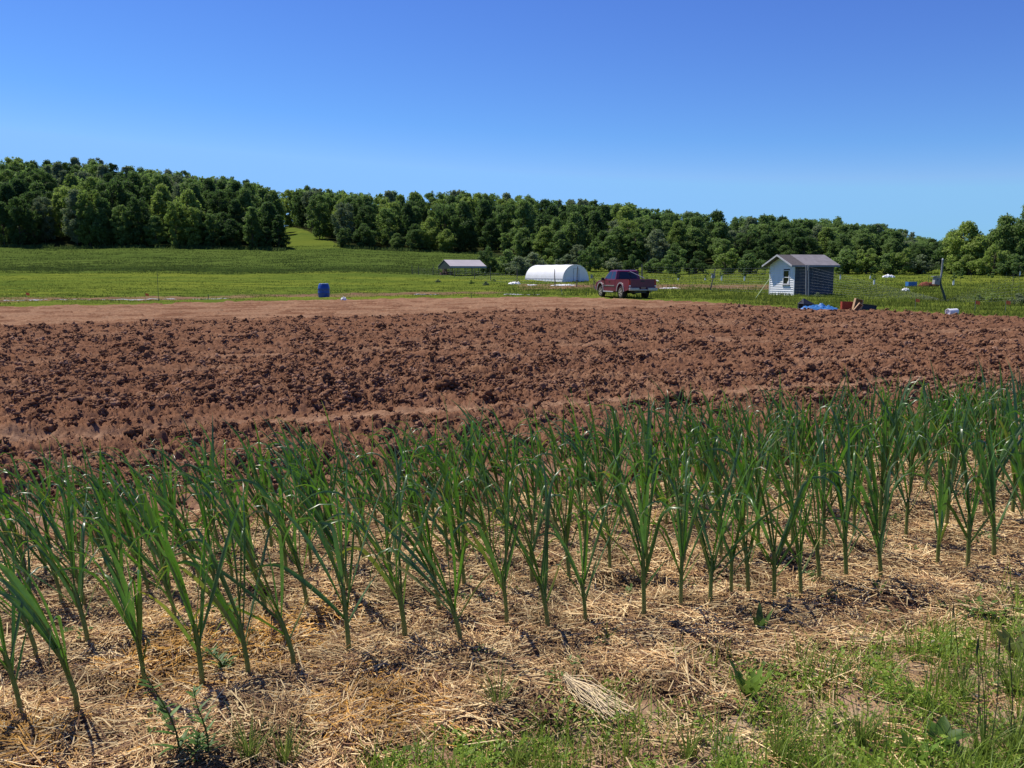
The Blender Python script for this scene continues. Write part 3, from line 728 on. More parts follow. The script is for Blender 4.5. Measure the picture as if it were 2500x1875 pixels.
for off, rr_ in ((4.86, 2), (5.36, 3), (5.78, 4)):
    x = -2.75
    while x < 5.3:
        rows[rr_].append((x, off + 0.405 * x + rg2.uniform(-.06, .06))); x += rg2.uniform(0.10, 0.17)
rows[0].insert(0, (-2.02, 2.78)); rows[0] += [(2.95 + .21 * i, 4.76 + .085 * i) for i in range(9)]; rows[1].insert(0, (-2.3, 3.22)); rows[1] += [(3.3 + .2 * i, 5.5 + .08 * i) for i in range(9)]
for ri, row in enumerate(rows):
    row.sort()
    nm = ['front row', 'second row', 'third row', 'fourth row', 'back row'][ri]
    vis = 0
    for i, (x, y) in enumerate(row):
        px = 1250 + 2094 * x / (y * math.cos(R(PITCH)) + 1.2 * math.sin(R(PITCH)))
        u = min(1, max(0, px / 2500))
        lx = (-0.33 + 0.29 * u) + rg2.gauss(0, 0.09); ly = rg2.gauss(-0.02, 0.06)
        look = 'leaning left' if lx < -0.20 else 'upright' if lx > -0.08 else 'slightly tilted'
        vis += 1
        garlic(x, y, (lx, ly), rg2.uniform(0.90, 1.16) * (1.0 if ri < 2 else 0.95 if ri < 4 else .88) * (0.90 + 0.12 * u), 1000 + ri * 100 + i,
               '%s green garlic plant, %s from the left in the %s' % (look, ORD(vis), nm), 'garlic plants in the ' + nm)

# ------------------------------------------------------------------ grass and weeds in front
M_BLADE = tint_mat('blade', 0.5, 0.3, trans=0.42); M_FIELDGRASS = tint_mat('field blade', 0.8, 0.05, trans=0.35)
def blades(x, y, z, L, w, lean, seed, seg=4, c0=(0.12, 0.175, 0.035), c1=(0.21, 0.27, 0.06)):
    r = np.random.default_rng(seed); n = len(x)
    a = r.random(n) * 6.28; fa = a + 1.57 + r.normal(0, .5, n)
    V = []
    for i in range(seg + 1):
        t = i / seg
        out = lean * t ** 1.9 * L; h = L * (t - 0.35 * lean * t * t)
        cx = x + np.cos(a) * out; cy = y + np.sin(a) * out; cz = z + h
        ww = w * (1 - t ** 1.6) * 0.5 + 0.0002
        V.append(np.stack([cx - np.cos(fa) * ww, cy - np.sin(fa) * ww, cz], -1)); V.append(np.stack([cx + np.cos(fa) * ww, cy + np.sin(fa) * ww, cz], -1))
    V = np.stack(V, 1).reshape(-1, 3); m = 2 * (seg + 1)
    f0 = np.array([[2 * i, 2 * i + 1, 2 * i + 3, 2 * i + 2] for i in range(seg)])
    F = (f0[None] + (np.arange(n) * m)[:, None, None]).reshape(-1, 4)
    u = r.random(n)[:, None]; col = np.array(c0) * (1 - u) + np.array(c1) * u
    return V, F, np.repeat(col, m, axis=0)
def leaflets(x, y, z, s, seed, c0, c1):
    """small pointed leaves, folded along the midrib"""
    r = np.random.default_rng(seed); n = len(x)
    a = r.random(n) * 6.28; el = r.uniform(-0.1, 0.9, n)
    d = np.stack([np.cos(a) * np.cos(el), np.sin(a) * np.cos(el), np.sin(el)], -1); sd = np.stack([-np.sin(a), np.cos(a), r.normal(0, .3, n)], -1)
    up = np.cross(d, sd); P = np.stack([x, y, z], -1); S = s[:, None]; k = r.uniform(.14, .34, n)[:, None]
    V = np.stack([P, P + d * S * .45 + sd * S * k + up * S * .12, P + d * S, P + d * S * .45 - sd * S * k + up * S * .12], 1).reshape(-1, 3)
    F = np.arange(4 * n).reshape(-1, 4); F = np.concatenate([F[:, [0, 1, 2]], F[:, [0, 2, 3]]])
    u = r.random(n)[:, None]; col = np.array(c0) * (1 - u) + np.array(c1) * u
    return V, F, np.repeat(col, 4, axis=0)
def scatter_verge(n, seed, gate=0.0):
    r = np.random.default_rng(seed)
    y = 2.0 * (5.6 / 2.0) ** r.random(n); x = -0.45 * y + r.random(n) * (1.15 * y + 1.9)
    w = weed_cover(x, y) * np.clip(0.36 + 1.5 * noise(x / 0.22, y / 0.22, 83 + int(gate * 10)) + 0.10 * x, 0, 1)
    k = r.random(n) < w
    return x[k], y[k], r
x, y, r = scatter_verge(56000, 51)
big = np.clip(0.25 + 0.20 * x + 0.3 * noise(x / .5, y / .5, 88), 0.2, 1.25)
V1, F1, C1 = blades(x, y, ground(x, y, False) - .005, r.uniform(0.04, 0.22, len(x)) * (0.6 + 0.7 * big), r.uniform(.002, .0062, len(x)), r.uniform(0.1, 0.9, len(x)), 52, 4, (0.14, 0.235, 0.028), (0.31, 0.41, 0.055))
o = np_mesh('verge_grass', V1, F1, M_BLADE, col=C1); tag(o, 'mixed grass blades of the weedy verge in the lower right corner', 'grass', kind='stuff')
x, y, r = scatter_verge(23000, 61, 0.3)
m = 9; X = np.repeat(x, m) + r.normal(0, .018, len(x) * m); Y = np.repeat(y, m) + r.normal(0, .018, len(x) * m)
hz = np.repeat(r.uniform(.01, .06, len(x)), m) * r.random(len(X)) * 1.2
V, F, C = leaflets(X, Y, ground(X, Y, False) + hz, r.uniform(.009, .028, len(X)), 62, (0.15, 0.27, 0.026), (0.32, 0.44, 0.055))
o = np_mesh('ground_cover', V, F, M_BLADE, col=C); tag(o, 'low small leaved weeds covering the verge in the lower right', 'weeds', kind='stuff')
# sparse seedlings in the mulch
r = np.random.default_rng(71); x = r.uniform(-2.2, 4.2, 260); y = 2.3 + 0.41 * x + r.uniform(-.3, 3.2, 260); k = (y > 2.2) & (y < BED_BACK(x)) & (noise(x / .5, y / .5, 72) > 0.1); x, y = x[k], y[k]
m = 16; X = np.repeat(x, m) + r.normal(0, .022, len(x) * m); Y = np.repeat(y, m) + r.normal(0, .022, len(x) * m)
V, F, C = leaflets(X, Y, ground(X, Y, False) + .03 + r.random(len(X)) * .03, r.uniform(.012, .032, len(X)), 73, (0.09, 0.17, 0.035), (0.17, 0.25, 0.06))
o = np_mesh('seedling_weeds', V, F, M_BLADE, col=C); tag(o, 'small green weed seedlings poking through the straw', 'weeds', kind='stuff')

def _edge():
    r = np.random.default_rng(404); n = 26000
    p = r.uniform(-250, 2800, n); D = np.interp(p, *WOOD_D); y = D + r.normal(-.5, 1.6, n); x = (p - 1250) / 2111 * y
    gap = (p > 700) & (p < 815); k = ~gap & (noise(x / 5, y / 5, 405) > -.25); x, y, p = x[k], y[k], p[k]; n = len(x)
    V, F, C = blades(x, y, terrain(x, y) - .1, r.uniform(.35, 1.3, n) * (1 + .6 * noise(x / 9, y / 9, 406)), r.uniform(.12, .34, n), r.uniform(.1, .8, n), 407, 2, (0.05, 0.09, 0.028), (0.13, 0.18, 0.05))
    return V, F, C
V, F, C = _edge(); o = np_mesh('edge_undergrowth', V, F, M_FIELDGRASS, col=C); tag(o, 'brushy undergrowth along the foot of the wood', 'undergrowth', kind='stuff')
def _hay():
    r = np.random.default_rng(414); n = 130000
    y = 150 * (242 / 150) ** r.random(n); x = y * r.uniform(-.66, .12, n); p = bearing(x, y); k = (p < 1290) & (wood_mask(x, y) < .5) & (noise(x / 6, y / 2.5, 415) > -.3); x, y = x[k], y[k]; n = len(x)
    V, F, C = blades(x, y, ground(x, y, False) - .03, r.uniform(.08, .28, n) * (1 + .7 * noise(x / 14, y / 6, 416)), r.uniform(.07, .2, n), r.uniform(.1, .9, n), 417, 2, (0.055, 0.09, 0.020), (0.125, 0.165, 0.040))
    return V, F, C
V, F, C = _hay(); o = np_mesh('hay_grass', V, F, M_FIELDGRASS, col=C); tag(o, 'even dark green hay grass of the upper meadow', 'grass', kind='stuff')
def weed_rosette(px, py, h, nleaf, seed, label, spread=0.55, lobed=True, w=0.045, c0=(0.11, 0.20, 0.035)):
    r = random.Random(seed); x, y = foot(px, py)
    root = empty('leafy_weed', (x, y, G(x, y)), 0, label, 'weed', 'leafy weeds in front of the bed')
    for k in range(nleaf):
        a = 2 * math.pi * k / nleaf + r.uniform(-.3, .3); L = h * r.uniform(.75, 1.15)
        d0 = Vector((math.cos(a) * spread, math.sin(a) * spread, 1)).normalized(); p = Vector((math.cos(a), math.sin(a), 0)) * 0.008
        sd = Vector((-math.sin(a), math.cos(a), r.uniform(-.2, .2))); V = []; n = 12
        for i in range(n + 1):
            t = i / n; wd = w * math.sin(math.pi * min(1, .08 + t * .92) ** .8) * 0.5 + .001
            if lobed: wd *= (1.0, 0.72, 0.42)[i % 3]
            V += [p + sd * wd + Vector((0, 0, wd * .4)), p.copy(), p - sd * wd + Vector((0, 0, wd * .4))]
            d0 = (d0 + Vector((math.cos(a) * .9, math.sin(a) * .9, -1.1 if spread > .62 else -.25)) * (1 if spread > .62 else .6) * (0.5 + t) * L / n * 2.5).normalized(); p = p + d0 * L / n
        F = np.array([[3 * i + j, 3 * i + j + 1, 3 * i + j + 4, 3 * i + j + 3] for i in range(n) for j in range(2)])
        col = np.array(c0) * r.uniform(.8, 1.35)
        np_mesh('leaf', np.array([v[:] for v in V]), F, M_BLADE, root, np.repeat(col[None], len(V), 0), smooth=True)
    return root
weed_rosette(1828, 1708, 0.16, 10, 1, 'bright green lobed leafy weed standing upright in the gap at the straw edge', .45, True, .042, (0.17, 0.28, 0.04))
weed_rosette(2385, 1500, 0.13, 8, 2, 'jagged dark green weed lying on the straw near the right end of the bed', 1.1)
weed_rosette(2420, 1505, 0.10, 6, 3, 'small pale green weed just right of the jagged dark weed', .9)
weed_rosette(2480, 1610, 0.17, 8, 4, 'dark dock weed with reddish leaves cut by the right edge', .6, False, .05, (0.12, 0.15, 0.04))
weed_rosette(1855, 1552, 0.12, 5, 5, 'dark upright weed in the shade of the front garlic row', .35, False, .03, (0.07, 0.13, 0.03))
weed_rosette(2165, 1500, 0.06, 4, 6, 'tiny weed with a few broad leaves on the straw', 1.0, False, .03)
weed_rosette(2145, 1452, 0.08, 5, 7, 'small pale upright weed under the front garlic row at right', .4, False, .03, (.14, .22, .06))
weed_rosette(2235, 1870, 0.10, 9, 8, 'broad leaved bright weed at the bottom edge, right of centre', .6, False, .035, (0.15, 0.26, 0.04))
weed_rosette(960, 1590, 0.06, 5, 9, 'small flat weed between two front row garlic plants', 1.3, True, .03, (.08, .16, .03))
weed_rosette(2300, 1830, 0.10, 7, 10, 'leafy weed among tall grass in the lower right corner', .8, False, .05, (0.08, 0.16, 0.03))
weed_rosette(550, 1500, 0.12, 5, 11, 'pale broad leaved weed between the first two garlic rows at left', .7, False, .05, (0.11, 0.2, 0.05))

def stem_weed(px, py, h, lean, seed, label, feathery):
    r = random.Random(seed); x, y = foot(px, py)
    root = empty('stem_weed', (x, y, G(x, y)), 0, label, 'weed', 'tall weeds at the lower left')
    pts = [Vector((lean * h * (t ** 1.5), 0.02 * math.sin(5 * t), h * t)) for t in np.linspace(0, 1, 8)]
    mb = MB(); mb.tube(pts, [.004 * (1 - .7 * i / 7) for i in range(8)], 6)
    V = np.array([v[:] for v in mb.v]); F = np.array([f for f in mb.f if len(f) == 4])
    np_mesh('stem', V, F, M_BLADE, root, np.repeat(np.array([[0.10, .12, .04]]), len(V), 0), smooth=True)
    LV, LC, LF, n0 = [], [], [], 0
    for k in range(34 if feathery else 22):
        t = r.uniform(.12, 1); i = min(6, int(t * 7)); p = pts[i].lerp(pts[i + 1], t * 7 - i)
        a = r.uniform(0, 6.28); L = r.uniform(.03, .10) * (1.15 - .7 * t); n = 6
        v = ribbon(p, (math.cos(a), math.sin(a), .5), L, (.010 if feathery else .018), (-math.sin(a), math.cos(a), 0), 9, n, .3)
        LV.append(np.array([q[:] for q in v])); LC.append(np.repeat(np.array([[0.09, .18, .035]]) * r.uniform(.7, 1.5), 3 * (n + 1), 0))
        LF.append(np.array([[3 * i_ + j, 3 * i_ + j + 1, 3 * i_ + j + 4, 3 * i_ + j + 3] for i_ in range(n) for j in range(2)]) + n0); n0 += 3 * (n + 1)
    np_mesh('leaves', np.concatenate(LV), np.concatenate(LF), M_BLADE, root, np.concatenate(LC))
    return root
stem_weed(440, 1880, 0.34, -0.28, 1, 'tall thin weed with narrow drooping leaves at the lower left', False)
stem_weed(508, 1885, 0.27, -0.10, 2, 'feathery leaved weed just right of the tall thin weed', True)
stem_weed(470, 1890, 0.13, 0.3, 3, 'short bushy weed at the foot of the two tall weeds', True)
stem_weed(545, 1650, 0.14, -0.35, 4, 'feathery weed leaning between the fourth and fifth front garlic plants', True)
def grass_tuft(px, py, n, h, seed, label, spread=0.35, stalks=0):
    r = np.random.default_rng(seed); x, y = foot(px, py)
    root = empty('grass_tuft', (x, y, G(x, y)), 0, label, 'grass tuft', 'grass tufts in front of the bed')
    a = r.random(n) * 6.28; q = r.random(n) * .03
    V, F, C = blades(np.cos(a) * q, np.sin(a) * q, np.zeros(n), h * r.uniform(.5, 1.1, n), r.uniform(.0025, .0055, n), r.uniform(.1, spread * 2, n), seed, 6, (0.12, 0.19, 0.034), (0.23, 0.30, 0.060))
    np_mesh('blades', V, F, M_BLADE, root, C)
    for k in range(stalks):
        mb = MB(); b = Vector((r.uniform(-.04, .04), r.uniform(-.04, .04), 0)); e = b + Vector((r.uniform(-.05, .05), r.uniform(-.03, .03), h * 1.9))
        mb.tube([b, b.lerp(e, .5) + Vector((.01, 0, 0)), e], [.0018, .0015, .0008], 5)
        mb.tube([e - Vector((0, 0, .05)), e - Vector((0, 0, .02)), e + Vector((0, 0, .02))], [.0008, .0032, .0006], 5)
        V = np.array([v[:] for v in mb.v]); F = np.array([f for f in mb.f if len(f) == 4])
        np_mesh('stalk', V, F, M_BLADE, root, np.repeat(np.array([[0.08, .10, .05]]), len(V), 0))
for i, (px, py, n, h, st, lb) in enumerate([
        (610, 1870, 60, .20, 0, 'wiry grass tuft at the bottom, left of the other wiry tuft'), (700, 1872, 60, .20, 0, 'wiry grass tuft at the bottom edge left of centre'),
        (1215, 1740, 55, .19, 0, 'grass tuft at the straw edge left of the straw bundle'), (1265, 1850, 60, .16, 0, 'low grass tuft under the straw bundle'),
        (1480, 1560, 14, .11, 0, 'small grass sprig in the straw above the straw bundle'), (2100, 1820, 60, .22, 0, 'grass tuft in the lower right verge'),
        (2400, 1860, 80, .21, 3, 'tall grass tuft with dark seed stalks in the lower right corner'), (2480, 1840, 80, .22, 2, 'tall dense grass tuft cut by the right edge at the bottom'),
        (1960, 1640, 22, .17, 0, 'sparse broad bladed grass sprig at the verge edge'), (1680, 1840, 45, .16, 0, 'grass tuft at the bottom, right of centre'),
        (1900, 1850, 60, .18, 0, 'grass tuft at the bottom below the lobed leafy weed'), (2350, 1700, 60, .20, 1, 'tall grass tuft with one dark stalk near the right edge'),
        (2470, 1700, 70, .22, 1, 'grass tuft at the right edge, above the dense one')]):
    grass_tuft(px, py, n, h, 200 + i, lb, .38, st)
# bundle of pale straw stalks
x, y = foot(1450, 1720); root = empty('straw_bundle', (x, y, G(x, y) + .03), 0, 'pale fanned bundle of long straw stalks lying at the edge of the verge', 'straw bundle')
r = np.random.default_rng(5); n = 90; fx = r.normal(0, 1, n)
ang = R(-52) + fx * 0.17; L = r.uniform(.18, .34, n)
hx = -0.10 + np.cos(ang) * L / 2; hy = 0.13 + np.sin(ang) * L / 2
V, F, C = straws(hx + r.normal(0, .006, n), hy + r.normal(0, .006, n), .012 + r.random(n) * .03, L, ang, r.normal(-.04, .04, n), r.uniform(.0020, .0034, n), np.array([0.68, 0.54, 0.33]) * r.uniform(.6, 1.25, (n, 1)), r)
np_mesh('stalks', V, F, M_STRAW, root, C)
# stones
M_STONE = simple('stone', (0.42, 0.34, 0.28), 0.9, 0.2, scale=30)
for i, (px, py, s, lb) in enumerate([(2284, 1580, .030, 'pale rounded stone at the straw edge on the right'), (2375, 1700, .04, 'flat tan stone among the verge grass'), (1702, 1752, .022, 'small pale stone right of the straw bundle'), (1985, 1660, .03, 'reddish flat stone in the verge'), (1375, 1835, .02, 'small tan stone at the bottom of the verge'), (2118, 1640, .016, 'little white stone in the verge')]):
    x, y = foot(px, py); V0, F0 = ico(2); q = np.random.default_rng(i); V = V0 * (1 + q.uniform(-.12, .12, (len(V0), 1))) * np.array([s, s * .8, s * .5])
    o = np_mesh('stone', V, F0, M_STONE, smooth=True); o.location = (x, y, G(x, y) + s * .3); tag(o, lb, 'stone', 'stones on the verge')

# ------------------------------------------------------------------ grass standing beyond the ploughed soil
def field_grass(n, d0, d1, seed, h0, h1, lo=0.0):
    r = np.random.default_rng(seed); y = d0 * (d1 / d0) ** r.random(n); x = y * r.uniform(-0.68, 0.70, n)
    soil, smooth, mulch, far, mid = zones(x, y)
    keep = (soil < 0.3) & (r.random(n) > strip_mask(x, y) * 0.9) & (r.random(n) < 0.55 + 0.8 * noise(x / 2.3, y / 2.3, seed))
    x, y, far = x[keep], y[keep], far[keep]; n = len(x)
    edge = sstep(0, 6, y - far)
    left = sstep(1350, 1150, bearing(x, y))
    h = r.uniform(h0, h1, n) * (0.35 + 0.65 * edge) * (1 - 0.5 * left) * (0.8 + 0.6 * noise(x / 4, y / 4, 7))
    h = np.maximum(h, .05)
    V, F, C = blades(x, y, ground(x, y, False) - .03, h, (0.005 + 0.0006 * y) * r.uniform(.6, 1.5, n), r.uniform(.1, .7, n), seed + 1, 2, (0.075, 0.120, 0.020), (0.165, 0.205, 0.034))
    tn = np.repeat(np.clip(0.5 + 0.9 * noise(x / 6, y / 3, 15), 0, 1) * 0.7 + 0.3 * (1 - edge), 6)[:, None]
    C = C * (1 - tn * .5) + np.array([0.26, .28, .055]) * tn * .5; C = C * np.repeat(0.75 + 0.5 * np.clip(0.5 + noise(x / 3, y / 2, 16), 0, 1) , 6)[:, None]
    return V, F, C
V, F, C = field_grass(420000, 30, 175, 301, .12, .38)
o = np_mesh('field_grass', V, F, M_FIELDGRASS, col=C); tag(o, 'rough unmown grass and weeds beyond the ploughed soil', 'grass', kind='stuff')

# ================================================================== things in the middle distance
M_WOODPOST = simple('weathered post', (0.13, 0.115, 0.10), 0.85, 0.2, scale=9)
M_STEELPOST = simple('green steel post', (0.045, 0.06, 0.05), 0.6, 0.4, scale=9)
M_WIRE = simple('galvanised wire', (0.30, 0.31, 0.32), 0.5, 0.5, 0.6)
M_WHITE = simple('white plastic', (0.80, 0.80, 0.80), 0.45, 0.4, var=.06)
M_WHITEPAINT = simple('white paint', (0.72, 0.73, 0.74), 0.6, 0.3, var=.06, scale=3)
M_BLACK = simple('black plastic', (0.022, 0.023, 0.026), 0.4, 0.45, var=.25)
M_BLUE = simple('blue plastic', (0.018, 0.062, 0.30), 0.32, 0.5, var=.15)
M_RUBBER = simple('tyre rubber', (0.03, 0.028, 0.026), 0.9, 0.2)
M_CHROME = simple('bumper chrome', (0.42, 0.40, 0.37), 0.4, 0.5, 0.7, var=.1)
M_GLASS = simple('dark glass', (0.012, 0.015, 0.018), 0.08, 0.6, var=.1)
M_ORANGE = simple('orange flag', (0.85, 0.16, 0.05), 0.6, 0.3, var=.1)
M_GREYWOOD = simple('grey board', (0.27, 0.27, 0.28), 0.85, 0.2, scale=12)

def rot_frame(o, heading):
    """turn local +X towards heading (x, y)"""
    o.rotation_euler = (0, 0, math.atan2(heading[1], heading[0]))

# ---- pickup truck
def car_paint():
    t = NT('maroon paint'); f = t.noise(2.5, 4, 0.6, t.coord(True)); g = t.noise(9, 5, 0.6)
    c = t.ramp(f, [(0.3, (0.105, 0.006, 0.028)), (0.7, (0.15, 0.010, 0.040))])
    # road dust up the sills
    sx = t.n('ShaderNodeSeparateXYZ'); t.l(t.coord(True), sx.inputs[0])
    low = t.ramp(sx.outputs[2], [(0.35, 0.3), (0.7, 0.0)])
    c = t.mix(t.math('MULTIPLY', low, g), c, (0.22, 0.13, 0.09))
    b = t.bsdf(c, 0.32, 0.5); 
    for n in t.t.nodes:
        if n.type == 'BSDF_PRINCIPLED': n.inputs['Coat Weight'].default_value = 0.2; n.inputs['Coat Roughness'].default_value = 0.12
    return b
M_PAINT = car_paint()
def arc(cx, cz, r, a0, a1, n): return [(cx + r * math.cos(R(a0 + (a1 - a0) * i / n)), cz + r * math.sin(R(a0 + (a1 - a0) * i / n))) for i in range(n + 1)]
def pickup():
    root = empty('pickup_truck', (7.33, 56.4, G(7.33, 56.4) + 0.02), 0, 'maroon extended cab pickup truck parked on the grass beyond the ploughed soil', 'pickup truck')
    rot_frame(root, (-0.292, 0.956)); h = 0.93; F, Bk = 1.78, -1.47
    # front body with cab lower part
    low = [(-0.62, 0.52), (-0.62, 1.19), (-0.1, 1.21), (1.18, 1.20), (1.45, 1.16), (2.1, 1.10), (2.55, 0.98), (2.68, 0.80), (2.70, 0.50), (2.36, 0.44)] + arc(F, 0.44, 0.50, 4, 176, 10) + [(1.24, 0.44), (-0.62, 0.44)]
    MB().prism(low[1:] , -h, h).build('body', M_PAINT, root, bevel=0.035)
    # load bed: two sides, floor, front wall
    side = [(-0.66, 1.20), (-0.66, 0.44), (-0.92, 0.44)] + arc(Bk, 0.44, 0.50, 4, 176, 10) + [(-2.02, 0.46), (-2.66, 0.56), (-2.72, 1.22)]
    bed = MB()
    for sgn in (-1, 1): bed.prism(side, sgn * (h - 0.10) if sgn > 0 else -h, sgn * h if sgn > 0 else -(h - 0.10))
    bed.box((-1.68, 0, 0.66), (2.0, 1.65, 0.06)); bed.box((-0.70, 0, 0.92), (0.05, 1.65, 0.55))
    bd = bed.build('load_bed', M_PAINT, root)
    MB().box((-2.72, 0, 0.925), (0.06, 1.66, 0.60)).build('tailgate', M_PAINT, root, bevel=0.02)
    MB().box((-2.765, 0, 1.10), (0.02, 0.26, 0.07)).build('tailgate_handle', M_BLACK, root)
    # cab upper: tapered shell
    def yw(z): return 0.875 - (z - 1.19) / 0.60 * 0.16
    prof = [(-0.60, 1.19), (-0.50, 1.70), (-0.42, 1.775), (-0.10, 1.80), (0.45, 1.79), (0.68, 1.74), (1.36, 1.19)]
    cab = MB(); n = len(prof)
    cab.add([(x, -yw(z), z) for x, z in prof] + [(x, yw(z), z) for x, z in prof], [tuple(range(n)), tuple(range(2 * n - 1, n - 1, -1))] + [(i, i + n, (i + 1) % n + n, (i + 1) % n) for i in range(n)])
    cab.build('cab', M_PAINT, root, bevel=0.03)
    for sgn in (-1, 1):
        for nm, poly in (('door_window', [(0.18, 1.235), (0.18, 1.70), (0.60, 1.69), (1.16, 1.245)]), ('rear_side_window', [(-0.47, 1.235), (-0.40, 1.70), (0.10, 1.70), (0.10, 1.235)])):
            m = MB(); m.add([(x, sgn * (yw(z) + 0.006), z) for x, z in poly] + [(x, sgn * (yw(z) - 0.02), z) for x, z in poly],
                            [(0, 1, 2, 3), (7, 6, 5, 4), (0, 4, 5, 1), (1, 5, 6, 2), (2, 6, 7, 3), (3, 7, 4, 0)]); m.build(nm, M_GLASS, root)
        MB().box((1.18, sgn * 1.02, 1.22), (0.10, 0.20, 0.19)).build('mirror', M_BLACK, root, bevel=0.02)
        MB().box((0.28, sgn * 0.945, 1.06), (0.17, 0.03, 0.035)).build('door_handle', M_BLACK, root)
        MB().box((0.32, sgn * 0.945, 0.80), (1.72, 0.03, 0.055)).build('side_moulding', M_CHROME, root)
        for xw in (F, Bk):
            m = MB(); a1 = [(x, z) for x, z in arc(xw, 0.44, 0.50, 0, 180, 14)]; a2 = [(x, z) for x, z in arc(xw, 0.44, 0.585, 0, 180, 14)]
            for i in range(14):
                y0, y1 = sgn * 0.90, sgn * 0.965
                q = [a1[i], a1[i + 1], a2[i + 1], a2[i]]
                m.add([(x, y0, z) for x, z in q] + [(x, y1, z) for x, z in q], [(0, 1, 2, 3), (7, 6, 5, 4), (0, 4, 5, 1), (1, 5, 6, 2), (2, 6, 7, 3), (3, 7, 4, 0)])
            m.build('fender_flare', M_TRIM, root)
            w = empty('wheel', (xw, sgn * 0.80, 0.385)); w.parent = root
            Mx = Matrix.Rotation(R(-90 * sgn), 3, 'X')
            MB().lathe([(0.23, -0.12), (0.36, -0.12), (0.385, -0.09), (0.385, 0.09), (0.36, 0.12), (0.24, 0.12), (0.23, 0.08)], 28, M=Mx).build('tyre', M_RUBBER, w, smooth=False, bevel=0)
            rm = MB().lathe([(0.0, 0.04), (0.06, 0.135), (0.09, 0.13), (0.10, 0.10)], 16, M=Mx)
            for k in range(5):
                a = 2 * math.pi * k / 5; c_, s_ = math.cos(a), math.sin(a)
                q = Matrix.Rotation(a, 3, 'Y')
                rm.box((c_ * 0.15, sgn * 0.115, s_ * 0.15), (0.22, 0.03, 0.075), Matrix.Rotation(-a, 3, 'Y'))
            rm.lathe([(0.235, 0.05), (0.25, 0.125), (0.215, 0.125), (0.205, 0.05)], 28, M=Mx)
            rm.build('rim', M_RIM, w)
            MB().lathe([(0.0, 0.01), (0.21, 0.01), (0.21, 0.03), (0.0, 0.03)], 20, M=Mx).build('brake_disc', M_BLACK, w)
        MB().tube([(-0.45, sgn * 0.97, 0.40), (1.15, sgn * 0.97, 0.40)], 0.045, 8).build('side_step', M_CHROME, root)
        MB().box((-2.735, sgn * 0.87, 0.97), (0.06, 0.13, 0.36)).build('tail_light', M_TAIL, root, bevel=.01)
        MB().box((-2.77, sgn * 0.87, 0.81), (0.02, 0.11, 0.07)).build('reversing_light', M_WHITE, root)
        MB().box((2.655, sgn * 0.68, 0.86), (0.08, 0.34, 0.16)).build('headlight', M_CHROME, root, bevel=.02)
    m = MB(); m.add([(-0.625, -0.62, 1.25), (-0.625, 0.62, 1.25), (-0.530, 0.55, 1.68), (-0.530, -0.55, 1.68), (-0.59, -0.62, 1.25), (-0.59, 0.62, 1.25), (-0.50, 0.55, 1.68), (-0.50, -0.55, 1.68)],
                    [(0, 1, 2, 3), (7, 6, 5, 4), (0, 4, 5, 1), (1, 5, 6, 2), (2, 6, 7, 3), (3, 7, 4, 0)]); m.build('rear_window', M_GLASS, root)
    m = MB(); m.add([(1.345, -0.78, 1.23), (1.345, 0.78, 1.23), (0.735, 0.66, 1.71), (0.735, -0.66, 1.71), (1.30, -0.78, 1.23), (1.30, 0.78, 1.23), (0.70, 0.66, 1.71), (0.70, -0.66, 1.71)],
                    [(0, 1, 2, 3), (7, 6, 5, 4), (0, 4, 5, 1), (1, 5, 6, 2), (2, 6, 7, 3), (3, 7, 4, 0)]); m.build('windscreen', M_GLASS, root)
    bp = MB()
    for sgn in (-1, 1): bp.box((-2.85, sgn * 0.62, 0.60), (0.20, 0.66, 0.19))
    bp.box((-2.83, 0, 0.55), (0.16, 0.60, 0.10)); bp.build('rear_bumper', M_CHROME, root, bevel=0.03)
    MB().box((-2.86, 0, 0.66), (0.02, 0.32, 0.16)).build('licence_plate', simple('plate', (0.25, 0.16, 0.12), .6), root)
    MB().box((2.74, 0, 0.58), (0.18, 1.84, 0.22)).build('front_bumper', M_CHROME, root, bevel=0.04)
    ch = MB(); ch.box((0, 0, 0.42), (4.9, 0.9, 0.14)); ch.tube([(Bk, -0.75, 0.385), (Bk, 0.75, 0.385)], 0.06, 8); ch.lathe([(0.0, -.14), (.13, -.10), (.15, 0), (.13, .10), (0.0, .14)], 12, (Bk, 0, .385)); ch.tube([(F, -0.75, 0.385), (F, 0.75, 0.385)], 0.05, 8)
    ch.tube([(-1.9, -.55, .40), (-2.75, -.55, .42)], .035, 8); ch.box((-2.3, 0.1, .50), (.7, .75, .26)); ch.build('chassis', M_BLACK, root)
    # sloping bar from the cab roof down into the bed
    MB().tube([(-0.62, -0.12, 1.70), (-1.5, -0.72, 1.28)], 0.022, 6).build('rack_bar', M_CHROME, root)
    return root
M_TRIM = simple('silver trim', (0.33, 0.30, 0.31), 0.45, 0.5, 0.3); M_RIM = simple('dusty rim', (0.38, 0.34, 0.27), 0.5, 0.4, 0.3); M_TAIL = simple('tail light', (0.35, 0.012, 0.012), 0.2, 0.5)
pickup()

